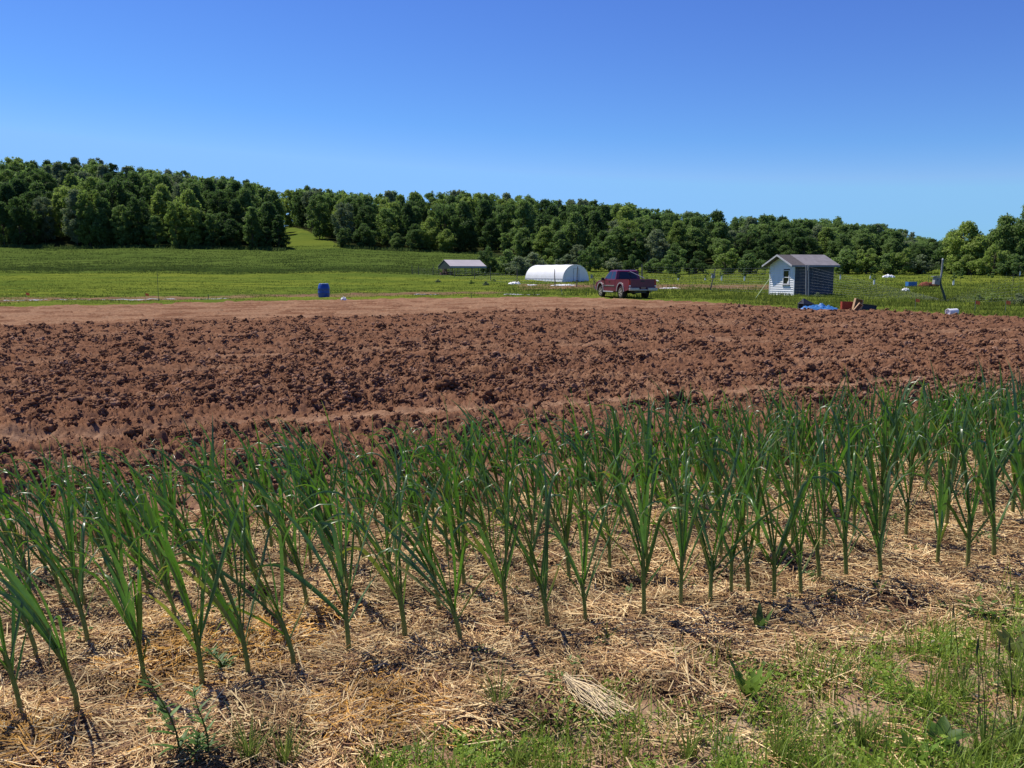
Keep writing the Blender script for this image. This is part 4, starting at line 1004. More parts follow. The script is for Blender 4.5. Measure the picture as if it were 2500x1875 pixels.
# ---- shed
def shed():
    C = Vector((20.3, 62.0, 0)); z0 = G(20.3, 62) - 0.05
    root = empty('garden_shed', (C.x, C.y, z0), 0, 'small shed with white clapboard gable, dark side wall and grey shingle roof', 'shed')
    # local: x along the long side (u), y along the gable towards the left (v)
    rot_frame(root, (0.946, 0.326)); W, L, H, HR = 2.95, 3.35, 2.25, 2.90
    # gable wall boards (at x=0), each a wedge that laps the one below
    gb = MB(); e = 0.16; z = 0.0; wy0, wy1, wz0, wz1 = 0.58, 1.32, 0.80, 1.84
    def gable_w(zz): return (0.0, W) if zz <= H else ((zz - H) / (HR - H) * W / 2, W - (zz - H) / (HR - H) * W / 2)
    def board(y0, y1, za, zb, y0t, y1t):
        gb.add([(-0.045, y0, za), (-0.045, y1, za), (-0.004, y1t, zb), (-0.004, y0t, zb), (0.03, y0, za), (0.03, y1, za), (0.03, y1t, zb), (0.03, y0t, zb)],
               [(0, 1, 2, 3), (7, 6, 5, 4), (0, 4, 5, 1), (1, 5, 6, 2), (2, 6, 7, 3), (3, 7, 4, 0)])
    while z < HR - 0.05:
        zb = min(z + e, HR - 0.02); a, b = gable_w(z); at, bt = gable_w(zb)
        if zb > wz0 + .01 and z < wz1 - .01: board(a, wy0, z, zb, at, wy0); board(wy1, b, z, zb, wy1, bt)
        else: board(a, b, z, zb, at, bt)
        z += e
    gb.build('gable_wall', M_WHITEPAINT, root)
    # long wall: courses of dark weathered shingle
    sb = MB(); z = 0
    while z < H:
        zb = min(z + 0.15, H)
        sb.add([(0.0, -0.028, z), (L, -0.028, z), (L, -0.006, zb), (0.0, -0.006, zb), (0.0, 0.03, z), (L, 0.03, z), (L, 0.03, zb), (0.0, 0.03, zb)], [(0, 1, 2, 3), (7, 6, 5, 4), (0, 4, 5, 1), (1, 5, 6, 2), (2, 6, 7, 3), (3, 7, 4, 0)]); z += 0.15
    sb.build('side_wall', M_SHINGLE, root)
    bk = MB(); bk.box((L / 2, W, H / 2), (L, 0.05, H)); bk.prism([(0.03, 0), (W - .03, 0), (W - .03, H), (W / 2, HR - .03), (.03, H)], L - 0.05, L, 'x'); bk.box((L / 2, W / 2, 0.12), (L - .1, W - .06, .06)); bk.build('rear_walls', M_WHITEPAINT, root)
    MB().box((-0.036, 0.04, H / 2), (0.03, 0.085, H)).build('corner_board', M_WHITEPAINT, root)
    MB().box((-0.036, W - 0.04, H / 2), (0.03, 0.085, H)).build('corner_board', M_WHITEPAINT, root)
    # roof: shingle near the gable, lighter metal sheets beyond
    ov, oe = 0.52, 0.30; rise = (HR - H) / (W / 2)
    def slope(x0, x1, side, th, lift):
        ya, yb = (-oe, W / 2) if side < 0 else (W + oe, W / 2)
        za = H - rise * oe + 0.06 + lift; zb = HR + 0.06 + lift
        return [(x0, ya, za), (x1, ya, za), (x1, yb, zb), (x0, yb, zb), (x0, ya, za - th), (x1, ya, za - th), (x1, yb, zb - th), (x0, yb, zb - th)]
    FA = [(0, 1, 2, 3), (7, 6, 5, 4), (0, 4, 5, 1), (1, 5, 6, 2), (2, 6, 7, 3), (3, 7, 4, 0)]
    rf = MB(); rf.add(slope(-ov, L + .28, -1, .05, 0), FA); rf.add(slope(-ov, L + .28, 1, .05, 0), FA); rf.build('roof', M_ROOFSH, root)
    ms = MB(); ms.add(slope(0.62, L + .30, -1, .012, 0.018), FA)
    ms.build('roof_sheet', M_METALROOF, root)
    rb = MB()
    for side in (-1, 1):
        ya, yb = (-oe, W / 2) if side < 0 else (W + oe, W / 2); za = H - rise * oe; zb = HR
        rb.add([(-ov - .03, ya, za - .05), (-ov - .03, yb, zb - .05), (-ov - .03, yb, zb + .07), (-ov - .03, ya, za + .07), (-ov, ya, za - .05), (-ov, yb, zb - .05), (-ov, yb, zb + .07), (-ov, ya, za + .07)], FA)
    rb.build('rake_board', M_GREYPAINT2, root)
    MB().box((L / 2 - .12, -oe - .015, H - rise * oe + .0), (L + ov + .28, .03, .12)).build('fascia', M_GREYPAINT, root)
    wd = MB(); cy, cz = (wy0 + wy1) / 2, (wz0 + wz1) / 2
    for yy_ in (wy0 + .03, wy1 - .03): wd.box((-0.045, yy_, cz), (.05, .06, wz1 - wz0))
    for zz in (wz0 + .03, cz, wz1 - .03): wd.box((-0.042, cy, zz), (.05, wy1 - wy0 - .12, .05))
    wr = wd.build('window', M_WHITEPAINT, root)
    MB().box((-0.005, cy, cz), (.01, wy1 - wy0 - .1, wz1 - wz0 - .1)).build('pane', M_GLASS, wr)
    MB().box((-0.07, cy, wz0 - .03), (.11, wy1 - wy0 + .12, .05)).build('sill', M_GREYWOOD, wr)
    cu = MB(); cu.add([(-.012, wy0 + .10, wz0 + .08), (-.012, wy0 + .30, wz0 + .08), (-.012, wy0 + .22, wz0 + .22), (-.012, wy0 + .12, wz0 + .34)], [(0, 1, 2, 3)]); cu.build('curtain', M_WHITEPAINT, wr, solid=.005)
    return root
M_GREYPAINT2 = simple('pale timber', (0.46, 0.46, 0.48), .7)
M_GREYPAINT = simple('grey paint', (0.20, 0.22, 0.25), .6)
def shingle(name, c0, c1, c2, sc=7):
    t = NT(name); b = t.n('ShaderNodeTexBrick'); b.inputs['Scale'].default_value = sc; b.inputs['Mortar Size'].default_value = 0.03
    b.inputs['Color1'].default_value = (*c0, 1); b.inputs['Color2'].default_value = (*c1, 1); b.inputs['Mortar'].default_value = (*c2, 1)
    mp = t.n('ShaderNodeMapping'); mp.inputs['Rotation'].default_value = (R(90), 0, 0); t.l(t.coord(True), mp.inputs[0]); t.l(mp.outputs[0], b.inputs['Vector'])
    c = t.mix(1.0, b.outputs['Color'], t.ramp(t.noise(1.2, 5, .65, t.coord(True)), [(.3, .75), (.7, 1.25)]), 'MULTIPLY')
    return t.bsdf(c, .85, .2)
M_SHINGLE = shingle('dark shingle', (0.085, 0.090, 0.105), (0.12, 0.125, 0.14), (0.04, 0.04, 0.05))
M_ROOFSH = simple('roof shingle', (0.11, 0.098, 0.098), .9, .15, var=.35, scale=14)
M_METALROOF = simple('roof felt', (0.22, 0.205, 0.21), .8, .25, var=.18, scale=2.2)
shed()

# ---- hoop house
def hoop_house():
    x0, y0 = 7.3, 125.0; z0 = G(x0, y0) - .05
    root = empty('hoop_house', (x0, y0, z0), 0, 'white plastic hoop house with a rounded roof standing on the far field', 'hoop house')
    rot_frame(root, (-0.553, 0.833)); W, L, H = 4.9, 9.6, 2.62      # local x: back along the tunnel; y: -W..0 (right is -y)
    n = 20
    def P(t, s=1.0):
        a = math.pi * t; return (-W / 2 + W / 2 * s * math.cos(a) * 1.0, H * s * (math.sin(a) ** 0.82))
    sh = MB(); m = 12
    for i in range(m + 1):
        x = L * i / m; sag = 0.985 + .015 * math.cos(i * math.pi * 2 * m / 4) 
        for k in range(n + 1):
            y, z = P(k / n, 1.0 if i % 3 == 0 else 0.988); sh.v.append((x, y, max(0.18 if True else 0, z)))
    sh.f = [(i * (n + 1) + k, i * (n + 1) + k + 1, (i + 1) * (n + 1) + k + 1, (i + 1) * (n + 1) + k) for i in range(m) for k in range(n)]
    t = NT('greenhouse film'); f = t.noise(1.1, 4, .6, t.coord(True))
    film = t.bsdf(t.ramp(f, [(.3, (.84, .83, .82)), (.7, (.92, .91, .90))]), .4, .3, trans=.12, tcol=(.8, .8, .8))
    sh.build('roof_film', film, root, smooth=True)
    for x, nm in ((0.012, 'end_film'), (L - .012, 'end_film')):
        e = MB(); vs = [(x, *P(k / n, .985)) for k in range(n + 1)]; e.add(vs, [tuple(range(n + 1))]); e.build(nm, film, root)
    for i in range(0, m + 1, 3):
        h_ = MB(); h_.tube([(L * i / m, *P(k / n, .985)) for k in range(n + 1)], .025, 6); h_.build('hoop', M_WHITE, root)
    MB().box((L / 2, 0.03, 0.52), (L, .03, .07)).build('hip_board', simple('hip board', (.30, .29, .30), .8), root)
    sk = MB(); 
    for k in range(24):
        xa, xb = L * k / 24, L * (k + 1) / 24; sk.add([(xa, .05 + .05 * (k % 2), 0.0), (xb, .05 + .05 * ((k + 1) % 2), 0.0), (xb, .02, .48), (xa, .02, .48)], [(0, 1, 2, 3)])
    sk.build('side_skirt', M_WHITE, root, solid=.01)
    dr = MB()
    for yy_ in (-2.0, -3.0): dr.box((-.02, yy_, 1.0), (.05, .06, 2.0))
    dr.box((-.02, -2.5, 2.0), (.05, 1.06, .06)); dr.build('door_frame', M_GREYPAINT2, root)
hoop_house()

# ---- canopy
def canopy():
    x0, y0 = on(1100, 148).x, 148.0; z0 = G(x0, y0) - .05
    root = empty('canopy', (x0, y0, z0), 0, 'open sided canopy with a pale sheet roof on thin posts left of the hoop house', 'canopy')
    rot_frame(root, (0.888, 0.46)); L, W, HE, HR = 6.7, 5.4, 1.62, 2.75; FA = [(0, 1, 2, 3), (7, 6, 5, 4), (0, 4, 5, 1), (1, 5, 6, 2), (2, 6, 7, 3), (3, 7, 4, 0)]
    rf = MB()
    for ya, yb in ((-.1, W / 2), (W + .1, W / 2)):
        rf.add([(-.1, ya, HE), (L + .1, ya, HE), (L + .1, yb, HR), (-.1, yb, HR), (-.1, ya, HE - .04), (L + .1, ya, HE - .04), (L + .1, yb, HR - .04), (-.1, yb, HR - .04)], FA)
    rf.build('roof', simple('canopy sheet', (.44, .40, .39), .5, .4, var=.08, scale=.8), root)
    MB().box((L / 2, -.12, HE - .14), (L + .2, .03, .32)).build('eave_valance', simple('grey blue sheet', (.20, .25, .27), .5, .4), root)
    MB().prism([(.0, HE - .45), (W, HE - .45), (W + .05, HE - .06), (W / 2, HR - .06), (-.05, HE - .06)], -.02, .01, 'x').build('gable_panel', simple('dark green sheet', (.035, .05, .04), .6), root)
    for i in range(6):
        for yy_ in (0.02, W - .02):
            if i < 6: MB().box((.05 + (L - .1) * i / 5, yy_, HE / 2 - .05), (.07, .07, HE - .1)).build('post', M_STEELPOST, root)
    # bales under the canopy
    for i, (px, d, w_, h_, lb) in enumerate([(1083.5, 150, 1.2, .5, 'brown stack of crates under the left end of the canopy'), (1096, 150, 1.2, .62, 'low brown crate beside the taller stack under the canopy'), (1086, 151, .6, 1.5, 'tall brown stack in the left end of the canopy')]):
        p = on(px, d); r0 = empty('crate_stack', p, .4, lb, 'crate stack', 'stacks under the canopy')
        k = max(1, int(h_ / .3))
        for j in range(k): MB().box((0, 0, h_ / k * (j + .5)), (w_, .8, h_ / k - .04)).build('crate', M_BROWN, r0)
M_BROWN = simple('brown crate', (0.10, 0.05, 0.04), .85, .2, var=.3)
canopy()

# ---- fences
def fence(name, pts, label, hts, step=0.5, wires=9, leans=None, htop=2.1, mats=None):
    root = empty(name, pts[0], 0, label, 'fence'); o = Vector(pts[0])
    for i, p in enumerate(pts):
        h = hts[i]; q = Vector(p) - o; ln = leans[i] if leans else 0
        m = MB()
        b = Vector((q.x, q.y, q.z - .15)); tp = Vector((q.x + ln, q.y, q.z + h))
        r_ = random.Random(i + int(abs(p[0]) * 7))
        m.tube([b, b.lerp(tp, .35) + Vector((r_.uniform(-.03, .03), 0, 0)), b.lerp(tp, .7) + Vector((r_.uniform(-.03, .03), 0, 0)), tp], [.06, .055, .048, .04], 8)
        m.build('post', (mats or {}).get(i, M_WOODPOST), root)
    if wires:
        w = MB()
        for k in range(wires):
            f = (k + .5) / wires
            for a, b, ha, hb in zip(pts[:-1], pts[1:], hts[:-1], hts[1:]):
                pa = Vector(a) - o + Vector((0, 0, min(ha, htop) * f)); pb = Vector(b) - o + Vector((0, 0, min(hb, htop) * f)); mid = (pa + pb) / 2 - Vector((0, 0, .03))
                w.tube([pa, mid, pb], .0042, 3, cap=False)
        for a, b, ha, hb in zip(pts[:-1], pts[1:], hts[:-1], hts[1:]):
            n = int((Vector(b) - Vector(a)).length / step)
            for j in range(1, n):
                p = (Vector(a) - o).lerp(Vector(b) - o, j / n); h = min(htop, ha + (hb - ha) * j / n); w.tube([p, p + Vector((0, 0, h))], .0026, 3, cap=False)
        w.build('wire_mesh', M_WIRE, root)
    return root
pts = [(px, d) for px, d in [(1007, 152), (1022, 150), (1057, 147), (1110, 142), (1159, 136), (1198, 126), (1262, 112), (1355, 101), (1408, 96)]]
P3 = [tuple(on(px, d)) for px, d in pts]
fence('garden_fence', P3, 'weathered post and wire fence running past the canopy and hoop house', [1.7, 1.5, 1.9, 1.55, 1.75, 2.0, 1.95, 2.05, 2.3], leans=[-.12, 0, .05, 0, 0, -.06, .05, -.03, .1], wires=5, htop=1.3, step=1.2)
pts = [(1452, 86), (1570, 82), (1735, 78), (1971, 60.2), (2312, 50), (2560, 42)]
P3 = [tuple(on(px, d)) for px, d in pts]
fence('deer_fence', P3, 'tall wire mesh deer fence with uneven wooden posts in front of the shed', [1.35, 2.45, 2.0, 2.15, .1, 2.6], leans=[-.1, -.1, .42, -.12, 0, 0], wires=10, htop=2.35, mats={3: M_GREYWOOD})
# the bent post of the fence, a thing of its own
p = on(2312, 49.8); root = empty('bent_post', p, 0, 'crooked dark post bent in the middle near the right edge', 'post')
MB().tube([(0.04, 0, -.1), (-.12, 0, .45), (-.34, 0, 1.0), (-.36, 0, 1.4)], [.075, .07, .06, .05], 8).build('lower_post', M_STEELPOST, root)
MB().tube([(-.36, .02, 1.15), (-.31, 0.02, 1.7), (-.30, 0, 2.42)], [.06, .05, .045], 8).build('upper_post', M_GREYWOOD, root)
MB().lathe([(0.0, 0), (.05, .02), (.04, .07), (0, .09)], 10, (-.30, 0, 2.40)).build('insulator', M_WHITE, root)
def birdhouse(px, d, z, s, label, rz=0.0, tilt=0.0):
    p = on(px, d); root = empty('birdhouse', p + Vector((0, 0, z)), rz, label, 'birdhouse', 'birdhouses on the fence posts'); root.rotation_euler = (0, tilt, rz); root.scale = (s, s, s)
    MB().box((0, 0, 0), (.17, .17, .24)).build('box', M_GREYWOOD, root)
    MB().box((-.02, 0, .145), (.27, .22, .025), Matrix.Rotation(R(-9), 3, 'Y')).build('roof', M_GREYPAINT, root)
    MB().lathe([(0.0, 0), (.02, 0), (.02, .004), (0, .004)], 10, (0, -.087, .03), Matrix.Rotation(R(90), 3, 'X')).build('entrance_hole', M_BLACK, root)
birdhouse(1444.5, 85.8, 1.25, 1.25, 'small grey birdhouse on the short post left of the truck')
birdhouse(1741, 77.6, .86 + .42, 1.55, 'grey birdhouse on the leaning post left of the shed', 0, R(9))
birdhouse(2287, 49.6, 1.22, 1.75, 'grey wooden birdhouse hanging on the crooked post', 0, R(8))
for px, d, h, ln, lb in [(384, 49.5, 1.75, 0, 'thin dark stake standing at the far left edge of the ploughed soil'), (506, 50.5, .35, 0, 'short dark stake in the green strip at left'), (1151, 57, .35, 0, 'short stake in the green strip right of the blue barrel'),
                         (1304, 58, .30, 0, 'short stake in the green strip below the hoop house'), (1432, 58, .32, 0, 'short stake in the grass just left of the truck'),
                         (1566, 84, 2.5, 0, 'tall dark stake rising behind the truck bed'), (1685, 100, .75, .45, 'short slanting stick between the truck and the leaning birdhouse post'),
                         (2164, 112, 1.35, 0, 'thin stake holding the white plastic heap behind the shed'), (2268, 118, 1.2, 0, 'thin stake in the orchard left of the crooked post'), (2371, 118, 1.1, 0, 'thin stake in the orchard right of the crooked post'),
                         (1235, 150, 1.2, 0, 'thin stake in the far grass between canopy and hoop house'), (1500, 110, .6, 0, 'small stake in the grass behind the truck bonnet'), (1374, 62, .5, -.1, 'pale stick standing in the grass below the hoop house')]:
    p = on(px, d); m = MB().tube([(0, 0, -.1), (ln / 2, 0, h / 2), (ln, 0, h)], [.013, .012, .011] if px == 384 else [.028, .026, .022] if h > 1 else [.02, .02, .018], 6)
    o = m.build('stake', M_STEELPOST if 'pale' not in lb else M_GREYWOOD, None); o.location = p; tag(o, lb, 'stake', 'stakes about the field')
# pole and guy rope at the shed
p = on(1975, 60); o = MB().tube([(.04, 0, -.1), (.0, 0, 1), (-.06, 0, 2.1)], [.05, .045, .04], 8).tube([(-.06, 0, 1.8), (-.065, -.02, 2.15)], .062, 8).build('pole', M_GREYWOOD); o.location = p; tag(o, 'pale grey pole leaning at the dark side wall of the shed', 'pole')
a = on(1881, 63.5) + Vector((0, 0, 1.35)); b = on(1846, 54); o = MB().tube([b - a, (0, 0, 0)], .022, 6).build('guy_rope', simple('rope', (.40, .50, .24), .8)); o.location = a; tag(o, 'pale green guy rope slanting from the left corner of the shed to the grass', 'rope')

# ---- barrel
p = on(789.5, 57); root = empty('barrel', p, 0.3, 'blue plastic barrel standing in the green strip left of centre', 'barrel')
bar = MB().lathe([(0.0, 0), (.33, 0), (.36, .06), (.375, .12), (.385, .3), (.395, .33), (.395, .36), (.385, .39), (.385, .58), (.395, .61), (.395, .64), (.38, .67), (.355, .80), (.32, .88), (.30, .90), (0, .90)], 32).build('body', M_BLUE, root, smooth=True, bevel=0)
MB().lathe([(.27, .90), (.305, .905), (.31, .945), (.285, .955), (.27, .93)], 32).build('rim', simple('light blue rim', (.10, .22, .55), .35, .5), root, smooth=True)
for sx in (-.14, .14): MB().lathe([(.0, 0), (.035, 0), (.035, .035), (0, .035)], 12, (sx, .05, .90)).build('bung', M_BLUE, root)
for px, d, lb in [(60, 50.2, 'small orange flag at the far left among bare soil'), (352, 49.8, 'small orange flag just left of the thin dark stake'), (2239, 39, 'orange flag in the grass right of the black tray'), (2386, 35.5, 'faded orange flag right of the white bucket'), (2461, 35.5, 'orange flag nearest the right edge of the photo')]:
    p = on(px, d); root = empty('marker_flag', p, 0, lb, 'marker flag', 'orange marker flags')
    MB().tube([(0, 0, -.05), (0, 0, .5)], .006, 5).build('wire_stem', M_WIRE, root)
    g = MB(); 
    for i in range(4): g.add([(.05 * i, .015 * math.sin(i * 2.1), .36 - .01 * i), (.05 * (i + 1), .015 * math.sin((i + 1) * 2.1), .35 - .01 * i), (.05 * (i + 1), .015 * math.sin((i + 1) * 2.1), .50 - .012 * i), (.05 * i, .015 * math.sin(i * 2.1), .50 - .01 * i)], [(0, 1, 2, 3)])
    g.build('flag', M_ORANGE, root, solid=.002)

# ---- crumpled sheets
def crumple(name, p, sx, sy, h, mat, seed, label, cat, rz=0, res=26, group=None):
    r = np.random.default_rng(seed); u = np.linspace(-1, 1, res); X, Y = np.meshgrid(u, u)
    rad = np.sqrt(X * X + Y * Y) + 0.18 * noise(X * 2 + seed, Y * 2, seed); env = np.clip(1 - rad ** 2, 0, 1) ** .6
    Z = env * h * (0.55 + 0.9 * np.abs(noise(X * 2.6, Y * 2.6, seed + 1)) + 0.5 * noise(X * 5, Y * 5, seed + 2)) - .02
    k = np.clip(1.15 / np.maximum(rad, .6), .5, 1.1)
    V = np.stack([X * sx * .5 * k, Y * sy * .5 * k, Z], -1).reshape(-1, 3); idx = np.arange(res * res).reshape(res, res)
    F = np.stack([idx[:-1, :-1], idx[:-1, 1:], idx[1:, 1:], idx[1:, :-1]], -1).reshape(-1, 4)
    o = np_mesh(name, V, F, mat); o.location = p; o.rotation_euler = (0, 0, rz); tag(o, label, cat, group)
    m = o.modifiers.new('s', 'SOLIDIFY'); m.thickness = .01; return o
M_TARP = simple('blue tarp', (0.045, 0.17, 0.42), .4, .45, var=.2)
crumple('tarpaulin', on(2002, 37.2) + Vector((0, 0, .02)), 1.5, .8, .20, M_TARP, 4, 'crumpled blue tarpaulin heaped in front of the black bin', 'tarpaulin')
crumple('plastic_sheet', on(1256, 112), 1.5, .8, .32, M_WHITE, 5, 'white plastic heap left of the hoop house', 'plastic sheet', group='white sheets on the far field')
crumple('plastic_sheet', on(1300, 108), 1.6, .5, .12, M_WHITE, 6, 'narrow white sheet lying in front of the left end of the hoop house', 'plastic sheet', group='white sheets on the far field')
crumple('plastic_sheet', on(1378, 106), 3.2, .6, .18, M_WHITE, 7, 'long white sheet lying in front of the hoop house door', 'plastic sheet', group='white sheets on the far field')
crumple('plastic_sheet', on(1594, 125), 1.9, .6, .28, M_WHITE, 8, 'white sheet on the far grass just right of the truck', 'plastic sheet', group='white sheets on the far field')
crumple('plastic_sheet', on(1637, 93), 2.2, .5, .12, M_WHITE, 9, 'thin white strip on the brown soil right of the truck', 'plastic sheet', group='white sheets on the far field')
crumple('plastic_sheet', on(2170, 113) + Vector((0, 0, .95)), 1.5, .6, .38, M_WHITE, 10, 'white plastic heap on the stake behind the shed', 'plastic sheet', group='white sheets on the far field')
crumple('plastic_sheet', on(2213, 74) + Vector((0, 0, .15)), .66, .4, .25, M_WHITE, 11, 'crumpled white bag in the grass below the blue crate', 'plastic sheet', group='white sheets on the far field')
crumple('plastic_sheet', on(838, 51.8), .35, .3, .22, M_WHITE, 12, 'small pale scrap of plastic right of the blue barrel', 'plastic sheet', group='white sheets on the far field')
def strip_sheet(pts, w, lb, seed):
    r = random.Random(seed); m = MB(); P = [on(px, d) for px, d in pts]; V = []
    n = 40
    for i in range(n + 1):
        f = i / n * (len(P) - 1); k = min(len(P) - 2, int(f)); q = P[k].lerp(P[k + 1], f - k); ww = w * r.uniform(.6, 1.2) / 2
        V += [(q.x, q.y - ww, G(q.x, q.y - ww) + .03 + r.random() * .05), (q.x, q.y + ww, G(q.x, q.y + ww) + .05 + r.random() * .05)]
    m.add(V, [(2 * i, 2 * i + 2, 2 * i + 3, 2 * i + 1) for i in range(n)]); o = m.build('mulch_film', M_FILM, solid=.006); tag(o, lb, 'mulch film', 'strips of film on the strip beds')
M_FILM = simple('grey mulch film', (.32, .32, .32), .6, .2)
strip_sheet([(-60, 48.4), (40, 48.8), (110, 49.2)], .35, 'pale mulch film along the strip bed at the far left', 1)
strip_sheet([(130, 50.6), (290, 51.6), (400, 52.4), (560, 53.6)], .3, 'long pale mulch film between far left and the blue barrel', 2)
strip_sheet([(1010, 62), (1070, 63.4)], .3, 'short pale mulch film right of the blue barrel', 3)
strip_sheet([(1230, 63), (1300, 62.5), (1320, 63.5)], .45, 'pale mulch film in the green strip below the hoop house', 4)

# ---- bin, crate, cartons, tray, bucket
p = on(1972, 38.2); root = empty('black_bin', p, R(15), 'black plastic bin tipped on the grass edge behind the blue tarpaulin', 'bin')
FA = [(0, 1, 2, 3), (7, 6, 5, 4), (0, 4, 5, 1), (1, 5, 6, 2), (2, 6, 7, 3), (3, 7, 4, 0)]
m = MB(); T = Matrix.Rotation(R(-82), 3, 'Y')
m.lathe([(.0, -.30), (.15, -.30), (.165, -.27), (.19, .26), (.205, .28), (.205, .30), (.18, .29), (.145, -.26), (0, -.27)], 22, (.0, 0, .17), T); m.build('body', simple('grey bin', (.075, .075, .08), .35, .5), root, smooth=False)
MB().add([(-.30, -.24, .30), (.34, -.24, .24), (.34, .24, .24), (-.30, .24, .30), (-.16, 0, .53), (-.08, 0, .51)], [(0, 1, 5, 4), (1, 2, 5), (2, 3, 4, 5), (3, 0, 4), (0, 3, 2, 1)]).build('lid', M_BLACK, root)
p = on(2071, 37.6); root = empty('red_crate', p, R(-8), 'dull red plastic crate standing on its side beside the tan cartons', 'crate')
M_RED = simple('red crate', (.30, .045, .022), .6, .3, var=.15)
m = MB(); m.box((0, -.17, .19), (.44, .02, .36)); m.build('front_panel', M_RED, root)
m = MB(); m.box((-.22, 0, .19), (.02, .34, .36)).box((.22, 0, .19), (.02, .34, .36)).box((0, 0, .01), (.46, .34, .02)).box((0, .17, .19), (.44, .02, .36)); m.build('side_panels', M_RED, root)
for k in range(2): MB().box((0, -.185, .10 + .16 * k), (.40, .012, .02)).build('rib', M_RED, root)
M_CARD = simple('carton', (.46, .30, .17), .85, .2, var=.15); M_CARDIN = simple('carton inside', (.24, .15, .09), .85, .2)
p = on(2098, 37.0)
def carton(p, rz, tilt, w, h, d, lb):
    root = empty('open_carton', p, rz, lb, 'carton', 'tan cartons by the red crate'); root.rotation_euler = (0, tilt, rz)
    m = MB(); t_ = .025
    m.box((0, d / 2, h / 2), (w, .012, h)); m.build('back_panel', M_CARDIN, root)
    m = MB(); m.box((-w / 2, 0, h / 2), (t_, d, h)).box((w / 2, 0, h / 2), (t_, d, h)).box((0, 0, h - t_ / 2), (w - t_, d, t_)).box((0, 0, t_ / 2), (w - t_, d, t_)); m.build('frame', M_CARD, root)
carton(on(2095, 37.2), R(5), R(12), .34, .50, .16, 'taller tan open carton leaning between the red crate and the black tray')
carton(on(2091, 36.7), R(-4), R(38), .16, .42, .12, 'smaller narrow tan carton leaning in front of the taller one')
crumple('earth_pile', on(2066, 36.3), .7, .4, .09, simple('pale rubble', (.55, .42, .33), .9), 14, 'pale scraps on the ground in front of the red crate', 'scraps')
p = on(2121, 37.8); root = empty('black_tray', p, R(-6), 'shallow black tray propped on the grass edge right of the cartons', 'tray')
m = MB(); m.add([(-.40, -.02, .0), (.34, -.02, .0), (.42, .04, .18), (-.40, .04, .28), (-.40, .02, .0), (.34, .02, .0), (.42, .08, .18), (-.40, .08, .28)], FA); m.build('base', M_BLACK, root)
m = MB(); m.box((.03, .02, .015), (.78, .12, .03)); m.tube([(-.40, .02, .285), (.42, .02, .185)], .02, 6); m.tube([(.42, .02, .185), (.345, -.03, 0)], .018, 6); m.build('rim', M_BLACK, root)
p = on(2331, 33.0); root = empty('bucket', p + Vector((0, 0, .14)), 0, 'white bucket lying on its side on the far soil edge at right', 'bucket'); root.rotation_euler = (0, R(86), R(14)); root.scale = (.88, .88, .88)
MB().lathe([(0.0, .24), (.125, .24), (.135, .22), (.145, -.20), (.158, -.205), (.158, -.235), (.140, -.24), (.13, -.18), (.12, .21), (0, .215)], 28).build('body', M_WHITE, root, smooth=False)
MB().lathe([(.152, -.17), (.16, -.175), (.16, -.19), (.152, -.195)], 28).build('rim_band', M_WHITE, root)
MB().tube([(.15 * math.cos(a), .15 * math.sin(a) * .6 + .02, -.2 - .12 * math.sin(a)) for a in np.linspace(0, math.pi, 12)], .004, 5).build('handle', M_WIRE, root)
# ---- blue crate and soil heap in the orchard
p = on(2226, 100); root = empty('blue_crate', p + Vector((0, 0, .1)), R(8), 'blue crate in the far grass left of the crooked post', 'crate')
M_BLU2 = simple('blue crate', (.035, .16, .42), .5, .4)
m = MB(); m.box((0, -.3, .28), (1.05, .03, .50)).box((0, .3, .28), (1.05, .03, .50)).box((-.52, 0, .28), (.03, .6, .50)).box((.52, 0, .28), (.03, .6, .50)).box((0, 0, .03), (1.0, .6, .03)); m.build('body', M_BLU2, root)
MB().box((0, -.32, .52), (1.10, .03, .06)).box((0, .32, .52), (1.10, .03, .06)).build('rim', simple('blue rim', (.10, .28, .55), .5), root)
V0, F0 = ico(3)
for px, d, s, lb in [(2262, 97, .75, 'brown heap of earth behind the birdhouse on the crooked post'), (2280, 98, .65, 'smaller brown earth heap right beside the larger one')]:
    q = np.random.default_rng(px); V = V0 * (1 + q.uniform(-.22, .22, (len(V0), 1))) * np.array([s, s * .8, s * .7]); o = np_mesh('soil_heap', V, F0, simple('heap earth', (.16, .055, .035), .95, .1, var=.4, scale=5)); o.location = on(px, d) + Vector((0, 0, .1)); tag(o, lb, 'soil heap', 'earth heaps in the orchard')
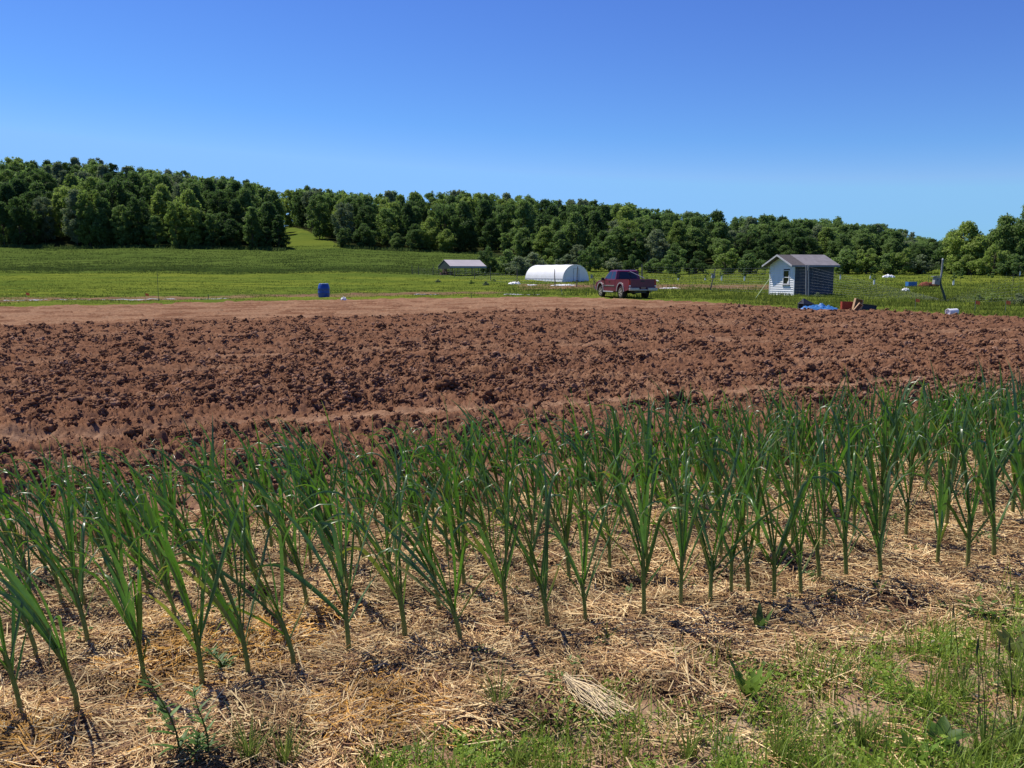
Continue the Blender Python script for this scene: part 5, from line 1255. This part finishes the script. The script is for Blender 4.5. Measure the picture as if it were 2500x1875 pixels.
# ---- saplings with white guards
def sapling(px, d, h, guard, lb, seed):
    root = empty('sapling', on(px, d), seed, lb, 'sapling', 'young trees in the orchard')
    V, F, C, Rl = crown_arrays(900 + seed, 9, .34 * h / 1.8, h, h * .35, 700, .07, 'oval')
    np_mesh('crown', V, F, LEAF['mid green'], root)
    MB().tube([(0, 0, -.1), (0, 0, h * .5), (.03, 0, h * .9)], [.025, .02, .008], 6).build('trunk', M_BARK, root)
    if guard: MB().lathe([(.09, .15), (.10, .16), (.10, guard), (.09, guard + .01), (.085, guard - .02)], 14).build('tree_guard', M_WHITE, root)
for i, (px, d, h, g, lb) in enumerate([(1656, 128, 1.3, .42, 'tiny sapling with a dim white guard just right of the truck'), (1722, 126, 1.6, .40, 'sapling with a short white guard left of the leaning birdhouse post'),
                                       (1762, 122, 1.5, .85, 'sapling with white guard just right of the leaning birdhouse post'), (1818, 122, 1.9, .80, 'sapling with white guard halfway between leaning post and shed'),
                                       (2052, 126, 1.7, .75, 'sapling with white guard just right of the shed'), (2125, 128, 1.6, .6, 'sapling with a dim white guard left of the nearer guarded one'), (2135, 104, 1.3, .85, 'sapling with bright white guard right of the shed'),
                                       (2329, 102, 1.9, .80, 'sapling with bright white guard right of the crooked post'), (2345, 108, 2.2, 0, 'leafy young tree beside the white guard right of the crooked post'),
                                       (2475, 100, 2.3, 0, 'leafy young tree near the right edge'), (2490, 128, 2.0, .75, 'sapling with white guard at the right edge'), (2420, 112, 1.9, 0, 'young tree between the crooked post and the right edge'),
                                       (1905 - 40, 125, 1.8, 0, 'young tree just left of the shed'), (1690, 135, 1.7, 0, 'small young tree in the grass right of the truck')]):
    sapling(px, d, h, g, lb, i)
# weeds standing in the far grass: clumps
for i, (px, d, s, lb) in enumerate([(1070, 118, .12, 'grey green weed clump in the grass below the canopy'), (1150, 112, .13, 'pale weed clump right of the canopy posts'), (1185, 106, .13, 'pale weed clump left of the white plastic heap'), (1205, 125, .12, 'weed clump beside the fence right of the canopy'),
                                    (2000, 56, .10, 'weed clump in front of the shed side wall'), (2430, 48, .13, 'broad weed clump at right beyond the white bucket'), (2490, 43, .15, 'tall weed clump at the right edge beyond the soil'), (2390, 50, .11, 'weed clump right of the crooked post')]):
    place_tree(8, (px - 1250) / 2111 * d, d, s, i * 1.3, ['grey green', 'yellow green'][i % 2], lb, 'weed clumps in the field grass', 1.2, 'weed clump', 'weed_clump', .1)
